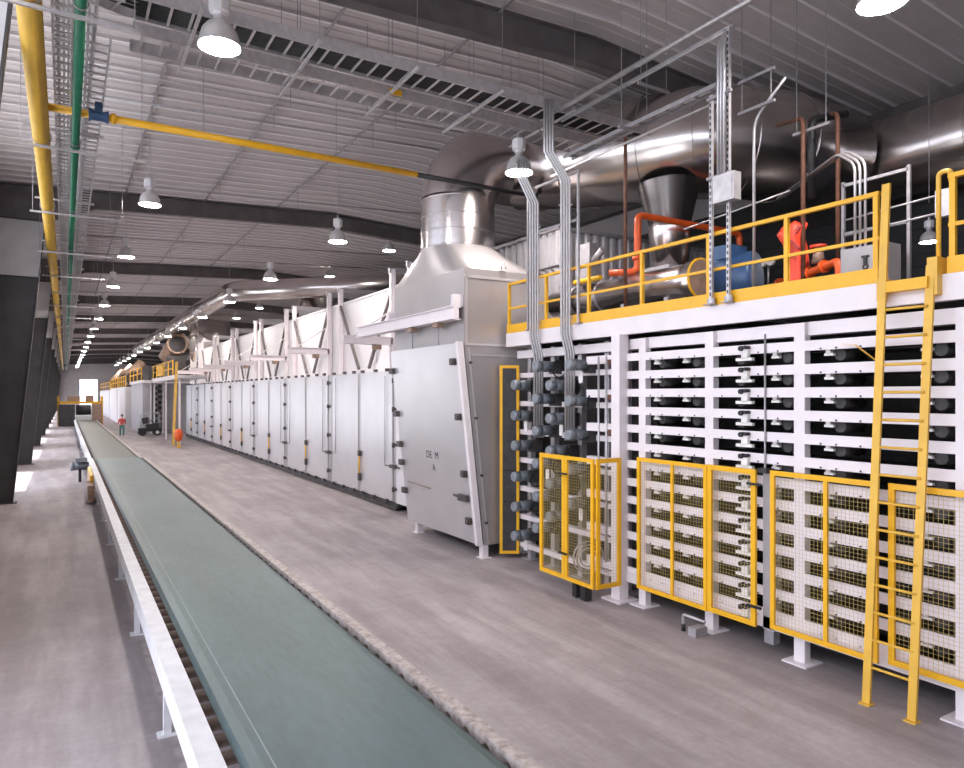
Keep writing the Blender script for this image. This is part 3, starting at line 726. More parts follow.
# cabinet
t = thing('electrical_cabinet', 'grey electrical cabinet with black switch handle on the mezzanine', 'cabinet', (9.15, 5.1, 4.72))
MB().box(9.0, 9.30, 4.80, 5.43, 4.722, 5.40).build('body', 'cabinet', t)
MB().box(8.985, 9.0, 4.83, 5.40, 4.76, 5.37).build('door', 'cabinet', t)
mb = MB().ring((8.975, 5.08, 5.12), (1, 0, 0), .03, .012, 16, 6).box(8.96, 8.985, 5.06, 5.10, 5.15, 5.26).box(8.965, 8.985, 5.03, 5.13, 5.24, 5.27).box(8.965, 8.985, 5.05, 5.11, 5.0, 5.06)
mb.build('switch_handle', 'black', t)
for k, dy in enumerate((0, .07, .14)):
    pipe_thing('cabinet_conduit', 'thin zinc conduits rising from the grey cabinet', [(9.1, 5.15+dy, 5.40), (9.1, 5.15+dy, 6.55), (9.35, 5.55+dy, 6.85), (10.6, 7.4+dy, 6.85)], .018, 'conduit', .15, 'conduit', group='conduits above the grey cabinet', n=8)
t = thing('strut_stand', 'grey strut frame standing behind the grey cabinet', 'frame', (9.6, 5.0, 4.72))
for y in (4.85, 5.75): MB().beam((9.6, y, 4.722), (9.6, y, 6.5), .042, .042).build('post', 'galvd', t)
for z in (6.45, 5.75): MB().beam((9.6, 4.85, z), (9.6, 5.75, z), .042, .042).build('cross_bar', 'galvd', t)

# big ducts
t = thing('main_duct', 'huge shiny round duct bending under the roof above the mezzanine', 'duct', (11, 10, 7.6))
ZC = 8.8; RR = 1.14
AX = [(9.55, 14.0, ZC+.1), (10.2, 12.6, ZC+.05), (11.0, 10.95, ZC), (11.45, 10.25, ZC), (12.2, 9.7, ZC), (13.2, 9.42, ZC), (15.0, 9.35, ZC)]
AR = [.90, 1.02, 1.13, 1.14, 1.14, 1.14, 1.14]
MB().path(AX, AR, 56).build('duct_run', 'steeld', t)
for i in range(1, 6):
    d_ = (Vector(AX[i+1])-Vector(AX[i-1])).normalized()
    MB().ring(AX[i], d_, AR[i]+.008, .014, 56, 6).build('seam_band', 'steel', t)
t = thing('wall_duct', 'second large dark steel duct running along the right wall', 'duct', (17.3, 4, 7.6))
MB().path(route([(15.05, 9.35, 8.75), (15.95, 9.3, 8.75), (15.95, -3, 8.75)], .89, 6), .90, 40).build('duct_run', 'steeld', t)
for y in (6.6, 3.4): MB().ring((15.95, y, 8.75), (0, 1, 0), .905, .02, 40, 6).build('seam_band', 'steel', t)
t = thing('duct_cone', 'dark steel cone dropping from the huge duct to the burner', 'duct', (10.9, 10.3, 5.6))
MB().path([(10.9, 10.35, 7.85), (10.9, 10.3, 7.0)], [.66, .42], 32, False).build('cone', 'cone', t)
MB().path([(10.9, 10.3, 7.0), (10.9, 10.3, 6.9), (10.9, 10.3, 6.1)], [.46, .46, .36], 28).build('hopper', 'steel', t)
MB().box(10.5, 11.3, 9.95, 10.65, 5.3, 6.1).build('plenum', 'galv', t)
for x in (10.55, 11.25): MB().box(x-.05, x+.05, 10.0, 10.1, 4.722, 5.3).build('leg', 'dark', t)
for i, (x, y, zt, lb) in enumerate(((8.75, 9.35, 8.2, 'rust brown vertical pipe at the left of the silver burner'), (9.7, 6.45, 7.7, 'left of two rust brown vertical pipes left of the grey cabinet'), (10.2, 6.2, 7.8, 'right of two rust brown vertical pipes left of the grey cabinet'))):
    pipe_thing('vertical_pipe', lb, [(x, y, 4.723), (x, y, zt), (x+.5, y+.8, zt+.25)], .034, 'rust', .15)
pipe_thing('black_pipe', 'short black pipe beside the rust brown pipes under the roof', [(10.0, 6.5, 6.5), (10.0, 6.5, 7.75), (10.6, 6.3, 7.9)], .06, 'black', .12)
pipe_thing('rear_conduit', 'thin grey conduit sloping behind the red cover', [(9.0, 8.2, 6.25), (9.6, 6.6, 6.6)], .015, 'conduit', .1, 'conduit', n=6)
pipe_thing('drop_conduit', 'thin zinc conduit with curved top right of the strut posts', [(8.6, 6.5, 4.73), (8.6, 6.5, 7.45), (8.55, 5.95, 7.85)], .022, 'conduit', .2, 'conduit', n=8)
t = thing('wall_bracket', 'small grey junction box with arms between ladder and guardrail on mezzanine', 'junction box', (9.2, 4.2, 6.2))
MB().box(9.15, 9.25, 4.12, 4.32, 5.62, 5.95).build('box', 'galv', t)
for z in (5.68, 5.90): MB().tube((9.2, 4.32, z), (9.4, 5.6, z), .014, 6).build('arm', 'galvd', t)

# ------------------------------------------------------------ strut posts, conduits, cable trays at the right
t = thing('strut_post', 'pair of perforated strut posts with a box at the mezzanine edge', 'post', (7.96, 6.6, 4.72))
def strut(y, top):
    mb = MB().beam((7.9, y, 4.73), (7.9, y, top), .045, .045, (0, 1, 0)); z = 4.85
    p = mb.build('post', 'galv', t)
    q = MB()
    while z < top-.1: q.box(7.874, 7.878, y-.012, y+.012, z, z+.05); z += .09
    q.build('slots', 'dark', p)
    MB().box(7.80, 8.06, y-.07, y+.07, 4.721, 4.735).box(7.88, 7.92, y-.06, y+.06, 4.73, 4.82).build('foot', 'galvd', t)
strut(6.68, 7.72); strut(6.38, 8.55)
MB().box(7.78, 7.93, 6.20, 6.56, 6.12, 6.50).box(7.77, 7.78, 6.23, 6.53, 6.15, 6.47).build('junction_box', 'galv', t)
MB().beam((7.86, 6.72, 7.65), (7.86, 6.30, 7.65), .04, .04).build('cross_bar', 'galvd', t)
MB().beam((7.86, 6.72, 6.52), (7.86, 6.30, 6.52), .04, .04).build('cross_bar', 'galvd', t)
for k, (dy, dz) in enumerate(((0, 0), (.05, .06), (-.05, .12))):
    pipe_thing('zinc_conduit', 'zinc conduits running under the roof down to the strut posts box', [(8.02+.06*k, 10.3, 8.6+dz), (8.02+.06*k, 6.46+dy, 8.6+dz), (7.84, 6.46+dy, 8.4), (7.84, 6.46+dy, 6.5)], .022, 'conduit', .16, 'conduit', group='conduits to the strut post box', n=8)
pipe_thing('zinc_conduit', 'long bright conduit above the strut posts running toward the camera under the roof', [(7.95, 10.3, 8.80), (7.95, 3.0, 8.80)], .045, 'conduit', .1, 'conduit', n=10)
pipe_thing('zinc_conduit', 'lower single conduit curving down behind the left strut post', [(8.3, 11.0, 7.8), (8.3, 6.75, 7.8), (8.05, 6.62, 7.6), (8.02, 6.62, 6.6)], .022, 'conduit', .14, 'conduit', n=8)
def ladder_tray(name, label, p0, p1, w, h, step, fill=None, group='cable trays', railm='galv', rungs_max=98, curve=None):
    """cable ladder from p0 to p1 (bottom centre line)"""
    p0 = Vector(p0); p1 = Vector(p1); d = (p1-p0).normalized(); a = d.cross(Vector((0, 0, 1))).normalized(); Ln = (p1-p0).length
    c = (p0+p1)/2
    t = thing(name, label, 'cable tray', p0, group)
    up = Vector((0, 0, h/2))
    for s in (-1, 1): MB().beam(p0+a*s*w/2+up, p1+a*s*w/2+up, .022, h).build('side_rail', railm, t)
    base = None; k = 0; s = step/2; extra = MB()
    while s < Ln:
        p = p0+d*s
        if k < rungs_max:
            if base is None:
                base = MB().beam(p-a*(w/2-.012)+Vector((0, 0, .03)), p+a*(w/2-.012)+Vector((0, 0, .03)), .035, .02).build('rung', railm, t); pb = p
            else:
                r = base.copy(); COL.objects.link(r); r.location = p-pb
        else: extra.beam(p-a*(w/2-.012)+Vector((0, 0, .03)), p+a*(w/2-.012)+Vector((0, 0, .03)), .035, .02)
        k += 1; s += step
    if extra.v:
        o = extra.build('rung', railm, t); o['kind'] = 'stuff'
    if fill:
        mb = MB(); nn = int((w-.06)/.055)
        for q in range(nn):
            off = -w/2+.045+q*(w-.08)/max(1, nn-1)
            mb.path([p0+a*off+Vector((0, 0, .065)), (p0+p1)/2+a*(off+.01)+Vector((0, 0, .068)), p1+a*off+Vector((0, 0, .065))], .026, 6)
        mb.build('cables', fill, t)
    return t
ladder_tray('cable_tray', 'cable ladder full of black cables crossing the hall above the yellow pipe', (.85, 10.53, 8.74), (10.85, 10.53, 8.74), .59, .19, .277, 'black')
ladder_tray('cable_tray', 'emptier cable ladder crossing the hall just behind the black cable one', (.85, 11.57, 8.74), (10.85, 11.57, 8.74), .59, .19, .277, None)
ladder_tray('cable_tray', 'cable ladder above the mezzanine edge running to the strut posts', (8.25, 10.4, 7.95), (8.25, 6.8, 7.95), .2, .06, .3, 'conduit', railm='galvd')
# curved tray corner from the cross tray to the hall-long tray
t = thing('tray_elbow', 'curved cable ladder corner at the left end of the crossing trays', 'cable tray', (.6, 10.4, 8.74))
for (R_, o_) in ((.40, 0), (.99, 0)):
    q = [((.85)-R_*math.sin(a)*1.0, 9.84+R_*math.cos(a), 8.835) for a in [PI/2*i/8 for i in range(9)]]
    mb = MB()
    for i in range(8): mb.beam(q[i], q[i+1], .022, .17)
    mb.build('curved_rail', 'galv', t)
for i in range(1, 5):
    a = PI/2*i/5
    MB().beam((.85-.40*math.sin(a), 9.84+.40*math.cos(a), 8.77), (.85-.99*math.sin(a), 9.84+.99*math.cos(a), 8.77), .035, .02).build('rung', 'galv', t)
mb = MB()
for R_ in (.58, .69, .8): mb.path([((.85)-R_*math.sin(a), 9.84+R_*math.cos(a), 8.81) for a in [PI/2*i/8 for i in range(9)]], .026, 6)
mb.build('cables', 'black', t)
MB().beam((.45, 9.84, 8.835), (.45, 4, 8.835), .022, .17).build('side_rail', 'galv', t)
MB().beam((-.14, 9.84, 8.835), (-.14, 4, 8.835), .022, .17).build('side_rail', 'galv', t)

def trapeze(name, label, p0, p1, ztop, group, m='galv'):
    p0 = Vector(p0); p1 = Vector(p1); u = (p1-p0).normalized()
    t = thing(name, label, 'pipe hanger', (p0+p1)/2, group)
    MB().beam(p0, p1, .042, .042).build('channel', m, t)
    for p in (p0+u*.06, p1-u*.06):
        MB().tube(p, (p.x, p.y, zroof(p.x)-.02), .006, 6, False).build('rod', 'galvd', t)
    return t
for i, x in enumerate((1.6, 3.25, 4.86, 6.5, 8.1)):
    for y0, y1, w in ((9.95, 11.05, 'front'), (11.1, 12.2, 'rear')):
        trapeze('tray_hanger', '%s short hanger channel under the %s crossing cable ladder, from the left' % (ORD[i] if i else 'first', w), (x, y0, 8.71), (x, y1, 8.71), 0, 'hangers of the crossing cable trays')
t = thing('caution_tag', 'small yellow tag on the rear edge of the black cable ladder', 'tag', (4.6, 10.85, 8.8), 'yellow tags on the cable trays')
B(4.52, 4.84, 10.84, 10.86, 8.80, 8.90).build('plate', 'yellow', t)
t = thing('caution_tag', 'small yellow tag on the front edge of the emptier cable ladder', 'tag', (5.0, 11.25, 8.78), 'yellow tags on the cable trays')
B(4.92, 5.15, 11.235, 11.26, 8.78, 8.88).build('plate', 'yellow', t)

# extra trapezes over the mezzanine
for i, (x, y, z) in enumerate(((8.45, 6.35, 8.0), (8.45, 6.35, 7.55), (9.75, 6.35, 7.5), (8.3, 8.2, 8.5), (8.25, 8.6, 7.92))):
    trapeze('tray_hanger', ['upper short hanger channel right of the strut posts', 'lower short hanger channel right of the strut posts', 'hanger channel above the rust brown pipes',
            'hanger channel under the bright long conduit', 'hanger channel below the tray above the mezzanine edge'][i], *(((x, y+.3, z), (x, y-.3, z)) if i < 3 else ((x-.35, y, z), (x+.35, y, z))), 0, 'hangers above the mezzanine', 'galvd')

# cable risers down to the drive rack
def riser(label, xt, xb, y, ztop, zk, zend):
    t = thing('cable_riser', label, 'cable riser', (xb, y, zend), 'conduit risers at the drive end')
    for k in range(4):
        o_ = -.075+.05*k
        MB().path([(xt+o_*.85, y-o_*.5, ztop), (xt+o_*.85, y-o_*.5, zk), (xb+o_*.85, y-o_*.5, zk-.45), (xb+o_*.85, y-o_*.5, 4.55), (xb+.10+o_*.85, y-o_*.5, 4.2), (xb+.10+o_*.85, y-o_*.5, zend)], .024, 8).build('conduit', 'conduit', t)
    for z in (zk+.3, zk-.9, 5.4, 4.85): 
        x_ = xt if z > zk else xb
        MB().beam((x_-.11, y+.065, z), (x_+.11, y-.065, z), .03, .03).build('strap', 'galvd', t)
riser('wide bundle of zinc conduits dropping past the mezzanine edge, right one', 7.42, 7.80, 9.9, 8.74, 7.80, 2.6)
riser('bundle of zinc conduits dropping past the mezzanine edge, left one', 7.50, 7.78, 10.85, 7.95, 7.60, 2.6)
t = thing('riser_post', 'slim grey strut post right of the conduit bundles', 'post', (7.95, 9.6, 4.72))
MB().beam((7.92, 9.68, 4.74), (7.92, 9.68, 7.5), .04, .04).build('post', 'galv', t)
MB().box(7.86, 8.0, 9.6, 9.76, 4.721, 4.74).build('foot', 'galvd', t)
MB().beam((7.92, 9.68, 7.48), (7.85, 10.9, 7.48), .04, .04).build('cross_bar', 'galvd', t)
MB().beam((7.92, 9.68, 6.6), (7.85, 10.9, 6.6), .04, .04).build('cross_bar', 'galvd', t)
t = thing('riser_post', 'slim dark strut post left of the conduit bundles', 'post', (7.95, 11.2, 4.72))
MB().beam((7.92, 11.25, 4.74), (7.92, 11.25, 7.4), .04, .04).build('post', 'galvd', t)
MB().box(7.86, 8.0, 11.2, 11.3, 4.721, 4.74).build('foot', 'galvd', t)

# ------------------------------------------------------------ overhead pipes along the hall
o = MB().path([(-.36, 2, 8.0), (-.36, 150, 8.0)], .135, 20).build('gas_main', 'ypipe'); tag(o, 'thick yellow gas main running the length of the hall overhead', 'pipe')
for y in (9.2, 21, 33, 45):
    MB().ring((-.36, y, 8.0), (0, 1, 0), .137, .006, 20, 5).build('weld_band', 'brown', o)
o = MB().path([(.16, 2, 8.0), (.16, 150, 8.0)], .066, 14).build('green_pipe', 'green'); tag(o, 'dark green pipe running the length of the hall overhead', 'pipe')
for y in (8.5, 14.6, 27): MB().path([(.16, y, 8), (.16, y+.12, 8)], .078, 14).build('coupling', 'green', o)
o = MB().path([(-.36, 13.0, 8.05), (6.3, 13.0, 8.05)], .062, 12).build('branch_pipe', 'yellow'); tag(o, 'yellow branch pipe crossing the hall toward the exhaust stack', 'pipe')
MB().path([(6.3, 13.0, 8.05), (9.4, 13.0, 8.05)], .05, 12).build('black_extension', 'black', o, 'black unpainted end of the pipe')
vb = MB().path([(.33, 13.0, 8.05), (.40, 13.0, 8.05), (.55, 13.0, 8.05), (.62, 13.0, 8.05)], [.11, .08, .08, .11], 12).box(.42, .53, 12.9, 13.1, 8.08, 8.25).build('valve', 'blue', o, 'blue valve')
MB().path([(.66, 13.0, 8.05), (.72, 13.0, 8.05)], .09, 12).build('flange', 'yellow', o)
for x in (2.1, 4.55): MB().tube((x, 13.0, 8.1), (x, 13.0, zroof(x)-.02), .007, 6, False).build('hanger_rod', 'galvd', o)
ladder_tray('wall_tray', 'cable ladder between the yellow gas main and green pipe overhead', (-.03, 5.0, 8.2), (-.03, 130, 8.2), .22, .10, .25, None)
ladder_tray('wall_tray', 'cable ladder right of the green pipe overhead along the hall', (.40, 10.6, 8.2), (.40, 130, 8.2), .26, .10, .25, None)
ladder_tray('wall_tray', 'upper cable ladder above the green pipe along the hall', (.12, 6.0, 8.55), (.12, 130, 8.55), .5, .10, .30, 'conduit')
hy = [9.25, 14.4, 19.6, 25, 30, 35, 40, 46, 52, 58, 64, 72, 80, 90]
for i, y in enumerate(hy):
    t = trapeze('pipe_hanger', '%s hanger channel under the overhead pipes on the left' % ORD[i], (-.72, y, 7.83), (1.3 if i != 0 else .78, y, 7.83), 0, 'hanger channels of the hall pipes')
    MB().beam((-.62, y, 8.165), (.62, y, 8.165), .042, .042).build('upper_channel', 'galv', t)
    for x, r in ((-.36, .15), (.16, .08)):
        MB().ring((x, y, 8.0), (0, 1, 0), r, .01, 16, 5).build('pipe_clamp', 'galvd', t)
for i, (y, x1, r) in enumerate(((15.2, 13, .02), (16.6, 13, .028), (23.3, 16, .028), (31.5, 16, .03), (35.5, 16, .03), (44.5, 16, .03), (49, 16, .03), (57, 16, .03), (62, 16, .03), (71, 16, .03))):
    o = MB().path([(.55, y, 9.75), (x1, y, 9.75+.045*(x1-.55))], r, 8).build('sprinkler_pipe', 'galvd'); tag(o, '%s thin sprinkler pipe crossing under the ceiling' % ORD[i], 'pipe', 'sprinkler pipes under the ceiling')
    for x in (1.76, 4.27, 6.8): MB().tube((x, y, 9.8), (x, y, zroof(x)-.06), .008, 6, False).build('hanger_rod', 'galvd', o)

# ------------------------------------------------------------ pendant lamps
def lamp(label, x, y, zb, group, sc=1.0):
    """high bay pendant: dome rim at zb"""
    t = thing('pendant_lamp', label, 'lamp', (x, y, zb), group)
    MB().lathe([(.275, 0), (.272, .03), (.262, .05), (.255, .12), (.225, .22), (.165, .30), (.10, .34), (.075, .36), (.072, .44)], (x, y, zb), 24).build('shade', 'shade', t)
    MB().lathe([(.262, .03), (.18, -.005), (.09, -.02), (.001, -.025)], (x, y, zb), 24).build('lens', 'lens', t)
    MB().lathe([(.001, .42), (.09, .42), (.09, .46), (.14, .47), (.145, .66), (.11, .70), (.001, .70)], (x, y, zb), 8, False).build('ballast', 'ballast', t)
    MB().box(x-.02, x+.02, y-.03, y+.03, zb+.68, zb+.8).build('hook', 'galv', t)
    MB().tube((x, y, zb+.78), (x, y, zroof(x)-.02), .009, 6, False).build('rod', 'galv', t)
    if sc != 1:
        for o in t.children: o.scale = (sc, sc, sc if o.name.split('.')[0] != 'rod' else 1)
    return t
LY = [9.85]+[20.2+8.15*i for i in range(17)]
for i, y in enumerate(LY):
    lamp('%s hanging dome lamp in the left row above the conveyor' % ORD[i].capitalize(), 1.93 if i else 1.8, y, 8.48 if i else 8.18, 'lamps above the conveyor')
for i, y in enumerate([11.55]+[20.0+8.0*k for k in range(14)]):
    lamp('%s hanging dome lamp in the middle row along the oven front' % ORD[i].capitalize(), 7.9 if i == 0 else 7.05, y, 7.95 if i == 0 else 8.05, 'lamps along the oven front')
for i, y in enumerate([28.4+8.0*k for k in range(9)]):
    lamp('%s hanging dome lamp in the right row beyond the exhaust stack' % ORD[i].capitalize(), 12.4, y, 9.85, 'lamps behind the oven')
lamp('hanging dome lamp cut by the top edge over the ladder', 8.4, 4.55, 8.15, 'lamps above the mezzanine')
lamp('hanging dome lamp low above the mezzanine seen in the dark right of the cabinet', 14.6, 7.0, 6.45, 'lamps above the mezzanine', .62)

# ------------------------------------------------------------ distant ducts and machinery
t = thing('overhead_duct', 'long silver duct bending high above the far oven', 'duct', (10, 35, 8.4))
MB().path(route([(15.5, 30.5, 8.95), (7.6, 38.2, 8.95), (7.6, 95, 8.95)], 1.6, 8), .52, 28).build('duct_run', 'steel', t)
for y in (48, 58, 68, 78): MB().ring((7.6, y, 8.95), (0, 1, 0), .525, .015, 28, 6).build('seam_band', 'galv', t)
t = thing('roof_stack', 'brown-grey tapered vertical stack behind the oven roof', 'duct', (11.5, 40, 6.7))
MB().path([(11.3, 36, 6.75), (11.3, 36, 7.4), (11.3, 36, 8.9)], [.95, .75, .62], 24).build('stack', 'steeld', t)
t = thing('fan_drum', 'big shiny steel drum on top of the far oven end', 'fan', (9.9, 58, 6.0))
MB().path([(8.55, 58, 7.6), (8.7, 58, 7.6), (11.2, 58, 7.6)], [1.5, 1.75, 1.75], 36).build('drum', 'steel', t)
MB().ring((8.72, 58, 7.6), (1, 0, 0), 1.76, .04, 36, 6).build('rim', 'galv', t)
MB().box(8.9, 10.9, 56.5, 59.5, 6.742, 7.0).build('saddle', 'galvd', t)
t = thing('fan_drive', 'yellow and dark fan drive beside the big steel drum', 'fan', (8.0, 62.5, 4.8))
MB().path([(7.6, 63.8, 6.4), (8.0, 63.2, 7.6), (8.8, 62.8, 8.2)], [.9, .7, .5], 18).build('curved_duct', 'brown', t)
MB().ring((8.0, 62.0, 7.6), (0, 1, 0), .75, .10, 20, 6).build('guard', 'brown', t)
MB().path([(8.0, 62.1, 7.6), (8.0, 62.3, 7.6)], .7, 20).build('impeller_cover', 'dark', t)
MB().box(7.2, 8.6, 61.6, 63.2, 4.732, 6.6).build('base', 'dark', t)
t = thing('far_platform', 'distant service platform with yellow railings at the oven end', 'platform', (7.3, 57, 4.5))
MB().box(6.45, 8.24, 49.5, 61.3, 4.5, 4.72).box(6.45, 9.0, 61.3, 65.2, 4.5, 4.72).build('deck', 'galv', t)
MB().box(6.42, 6.45, 49.5, 65.2, 4.46, 4.76).build('fascia', 'white', t)
for y in (49.8, 57, 65): MB().box(6.5, 6.62, y-.06, y+.06, 0, 4.5).build('leg', 'white', t)
for z in (5.25, 5.8): MB().box(6.46, 6.50, 52.5, 65.2, z-.04, z+.04).build('rail', 'yellow', t)
for y in (52.5, 55, 57.5, 60, 62.5, 65.1): MB().box(6.45, 6.51, y-.05, y+.05, 4.72, 5.84).build('rail_post', 'yellow', t)
MB().box(6.46, 6.5, 58.2, 61.8, 4.9, 5.7).build('rail_panel', 'yellow', t)
t = thing('far_ladder', 'distant yellow ladder leading up to the service platform', 'ladder', (6.3, 50, 0))
for y in (49.3, 50.0): MB().beam((6.15, y, .01), (6.36, y, 5.6), .09, .07, (1, 0, 0)).build('stringer', 'yladder', t)
for k in range(14): MB().tube((6.17+.0113*k, 49.3, .35+.305*k), (6.17+.0113*k, 50.0, .35+.305*k), .022, 6).build('rung', 'yladder', t)
t = thing('warning_cover', 'orange tapered cover hanging on a yellow stand by the far oven', 'safety marker', (6.25, 47.9, 0))
MB().lathe([(.12, .42), (.2, .5), (.26, .8), (.24, 1.05), (.15, 1.18), (.01, 1.2)], (6.25, 47.9, 0), 14).build('cover', 'orange', t)
MB().box(6.1, 6.4, 47.75, 48.05, 0, .08).tube((6.25, 47.9, .08), (6.25, 47.9, .45), .08, 10).build('stand', 'yladder', t)
# second dryer line beyond the first oven
t = thing('distant_dryer', 'distant grey dryer end face with a column of black motors', 'dryer', (7.5, 70, 0))
MB().box(5.75, 11, 66.2, 78, 0, 4.4).build('body', 'cabinet', t)
for k in range(8):
    for j in range(2):
        x = 6.75+.35*j
        MB().path([(x, 65.75, .6+.48*k+.2*j), (x, 66.2, .6+.48*k+.2*j)], .15, 10).build('motor', 'black', t)
MB().box(7.25, 7.45, 65.9, 66.2, 0, 4.3).box(6.35, 6.45, 65.95, 66.2, 0, 4.3).build('upright', 'white', t)
MB().box(5.6, 11, 65.6, 78, 4.4, 4.65).build('platform_edge', 'white', t)
for z in (5.2, 5.7): MB().box(5.62, 5.68, 66, 78, z, z+.07).build('rail', 'yellow', t)
for y in (66, 70, 74, 78): MB().box(5.62, 5.68, y-.04, y+.04, 4.65, 5.75).build('rail_post', 'yellow', t)
for i, (y0, y1, zt, m) in enumerate(((80, 92, 4.2, 'alu'), (93, 108, 4.2, 'white'), (110, 140, 4.0, 'alu'))):
    t = thing('distant_oven', ['pale oven casing behind the grey dryer end', 'next pale oven casing further down the hall', 'furthest pale oven casing before the end wall'][i], 'oven', (6, y0, 0), 'distant oven casings')
    MB().box(5.35, 10, y0, y1, 0, zt).build('body', m, t)
    mb = MB(); y = y0+.5
    while y < y1-1: mb.box(5.31, 5.35, y, y+1.8, .4, zt-.3); y += 2.2
    mb.build('door', 'alu2', t)
    for z in (zt+.55, zt+1.1): MB().box(5.36, 5.42, y0, y1, z, z+.08).build('rail', 'yellow', t)
    for k in range(5): MB().box(5.35, 5.43, y0+k*(y1-y0)/4-.05, y0+k*(y1-y0)/4+.05, zt, zt+1.15).build('rail_post', 'yellow', t)
    MB().path([(6.4, y0+2, zt+.9), (6.4, y0+5, zt+.9)], .8, 16).build('fan', 'dark', t)
    MB().path([(6.2, y0+6, zt), (6.4, y0+6.5, zt+1.6), (7.5, y0+7, zt+2.8)], .55, 14).build('fan_duct', 'brown', t)
# machine at the end of the conveyor
t = thing('transfer_machine', 'dark and yellow transfer machine at the far end of the conveyor', 'machine', (2, 87, 0))
MB().box(-.6, .9, 84.8, 88, 0, 2.3).build('left_cabinet', 'column', t)
MB().box(2.5, 3.4, 84.8, 88, 0, 2.4).build('right_cabinet', 'brown', t)
MB().path([(1.0, 85.2, 1.75), (2.4, 85.2, 1.75)], .55, 18).build('roller_drum', 'black', t)
MB().box(-.7, 3.5, 85.5, 85.7, 2.4, 2.65).box(-.7, 3.5, 87.5, 87.7, 2.4, 2.65).build('cross_beam', 'yellow', t)
for x in (-.7, 3.4):
    for y in (85.5, 87.5): MB().box(x, x+.15, y, y+.15, 0, 3.2).build('post', 'yellow', t)
MB().box(.2, 1.4, 86, 87, 2.65, 3.2).box(1.9, 2.7, 86, 87, 2.65, 3.3).build('drive_box', 'brown', t)
MB().box(.95, 2.45, 84.6, 85.0, .2, 1.1).build('apron', 'rail', t)
# service cart
t = thing('service_cart', 'small dark utility cart parked near the far dryer', 'cart', (6.0, 64, 0))
MB().box(5.15, 6.9, 62.6, 63.7, .35, .62).build('chassis', 'black', t)
for x in (5.45, 6.55):
    for y in (62.65, 63.65): MB().path([(x, y-.1, .28), (x, y+.1, .28)], .28, 16).build('wheel', 'black', t)
MB().path([(6.55, 62.53, .28), (6.55, 62.55, .28)], .14, 14).build('hub_cap', 'paper', t)
MB().box(5.7, 6.3, 62.7, 63.6, .62, .95).beam((5.72, 62.75, 1.0), (5.6, 62.75, 1.5), .08, .5).build('seat', 'dark', t)
MB().box(6.3, 6.9, 62.7, 63.6, .62, 1.05).build('hood', 'dark', t)
MB().box(5.3, 6.8, 62.6, 63.7, 1.83, 1.88).build('canopy', 'galv', t)
for x in (5.35, 6.75):
    for y in (62.65, 63.65): MB().tube((x, y, .6), (x, y, 1.84), .03, 6).build('canopy_post', 'galv', t)
MB().tube((6.3, 63.1, 1.05), (6.05, 63.1, 1.3), .03, 6).ring((6.03, 63.1, 1.32), (.7, 0, .7), .17, .02, 14, 5).build('steering_wheel', 'black', t)

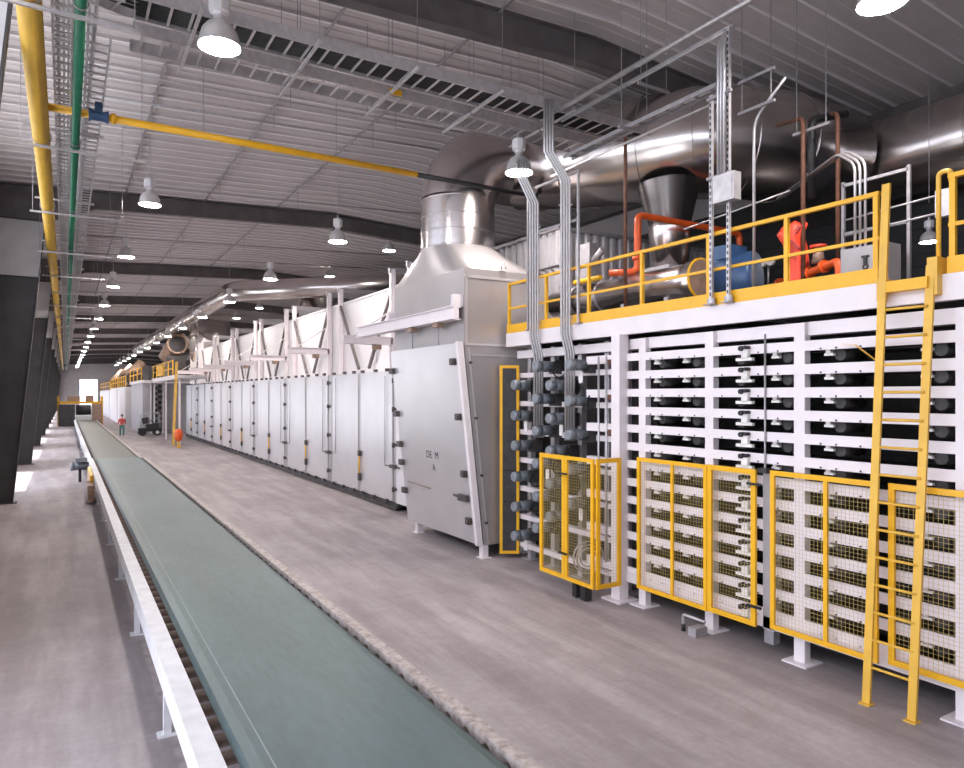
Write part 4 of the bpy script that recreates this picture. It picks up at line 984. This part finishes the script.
# ------------------------------------------------------------ the worker, walking beside the conveyor
def skin_body(name, verts, edges, radii, m, parent, root, sub=2):
    me = bpy.data.meshes.new(name); o_ = wloc(parent)
    me.from_pydata([Vector(v)-o_ for v in verts], edges, []); me.materials.append(M[m])
    o = bpy.data.objects.new(name, me); COL.objects.link(o); o.parent = parent
    md = o.modifiers.new('skin', 'SKIN'); md.use_smooth_shade = True
    for i, v in enumerate(me.skin_vertices[0].data):
        v.radius = radii[i] if isinstance(radii[i], tuple) else (radii[i], radii[i]); v.use_root = (i == root)
    s = o.modifiers.new('sub', 'SUBSURF'); s.levels = sub; s.render_levels = sub
    return o
PX, PY = 3.9, 61.9
t = thing('person', 'person in red shirt and teal trousers standing beside the conveyor', 'person', (PX, PY, 0))
Q = lambda x, y, z: (PX+x, PY+y, z)
vb = [Q(0, 0, .95), Q(0, .01, 1.12), Q(0, .02, 1.33), Q(0, .01, 1.47), Q(0, 0, 1.55), Q(0, -.02, 1.65), Q(0, -.02, 1.74),
      Q(.19, .02, 1.42), Q(.24, .03, 1.16), Q(.22, -.08, .94), Q(.22, -.12, .85),
      Q(-.19, .02, 1.42), Q(-.25, .02, 1.16), Q(-.24, -.06, .93), Q(-.24, -.1, .84),
      Q(.10, 0, .90), Q(.11, -.04, .50), Q(.11, .03, .10), Q(.12, -.12, .04),
      Q(-.10, 0, .90), Q(-.12, .05, .50), Q(-.12, .14, .11), Q(-.13, .0, .04)]
eb = [(0, 1), (1, 2), (2, 3), (3, 4), (4, 5), (5, 6), (2, 7), (7, 8), (8, 9), (9, 10), (2, 11), (11, 12), (12, 13), (13, 14),
      (0, 15), (15, 16), (16, 17), (17, 18), (0, 19), (19, 20), (20, 21), (21, 22)]
rb = [(.13, .10), (.12, .09), (.15, .10), (.07, .06), .052, (.075, .09), (.07, .085), .055, .042, .032, .036, .055, .042, .032, .036,
      .085, .06, .042, (.035, .03), .085, .06, .042, (.035, .03)]
skin_body('body', vb, eb, rb, 'skin', t, 0)
skin_body('shirt', [Q(0, 0, .92), Q(0, .01, 1.12), Q(0, .02, 1.33), Q(0, .01, 1.46), Q(.19, .02, 1.42), Q(.24, .03, 1.16), Q(.23, -.03, 1.02), Q(-.19, .02, 1.42), Q(-.25, .02, 1.16), Q(-.24, -.02, 1.02)],
          [(0, 1), (1, 2), (2, 3), (2, 4), (4, 5), (5, 6), (2, 7), (7, 8), (8, 9)], [(.155, .12), (.145, .11), (.17, .12), (.085, .075), .07, .058, .05, .07, .058, .05], 'redcloth', t, 0)
skin_body('trousers', [Q(0, 0, .97), Q(.10, 0, .88), Q(.11, -.04, .50), Q(.11, .03, .10), Q(-.10, 0, .88), Q(-.12, .05, .50), Q(-.12, .14, .11)],
          [(0, 1), (1, 2), (2, 3), (0, 4), (4, 5), (5, 6)], [(.15, .12), .105, .075, .062, .105, .075, .062], 'teal', t, 0)
MB().lathe([(.001, .155), (.06, .14), (.095, .08), (.10, .0), (.08, -.03)], Q(0, .005, 1.68), 16).build('hair', 'dark', t)
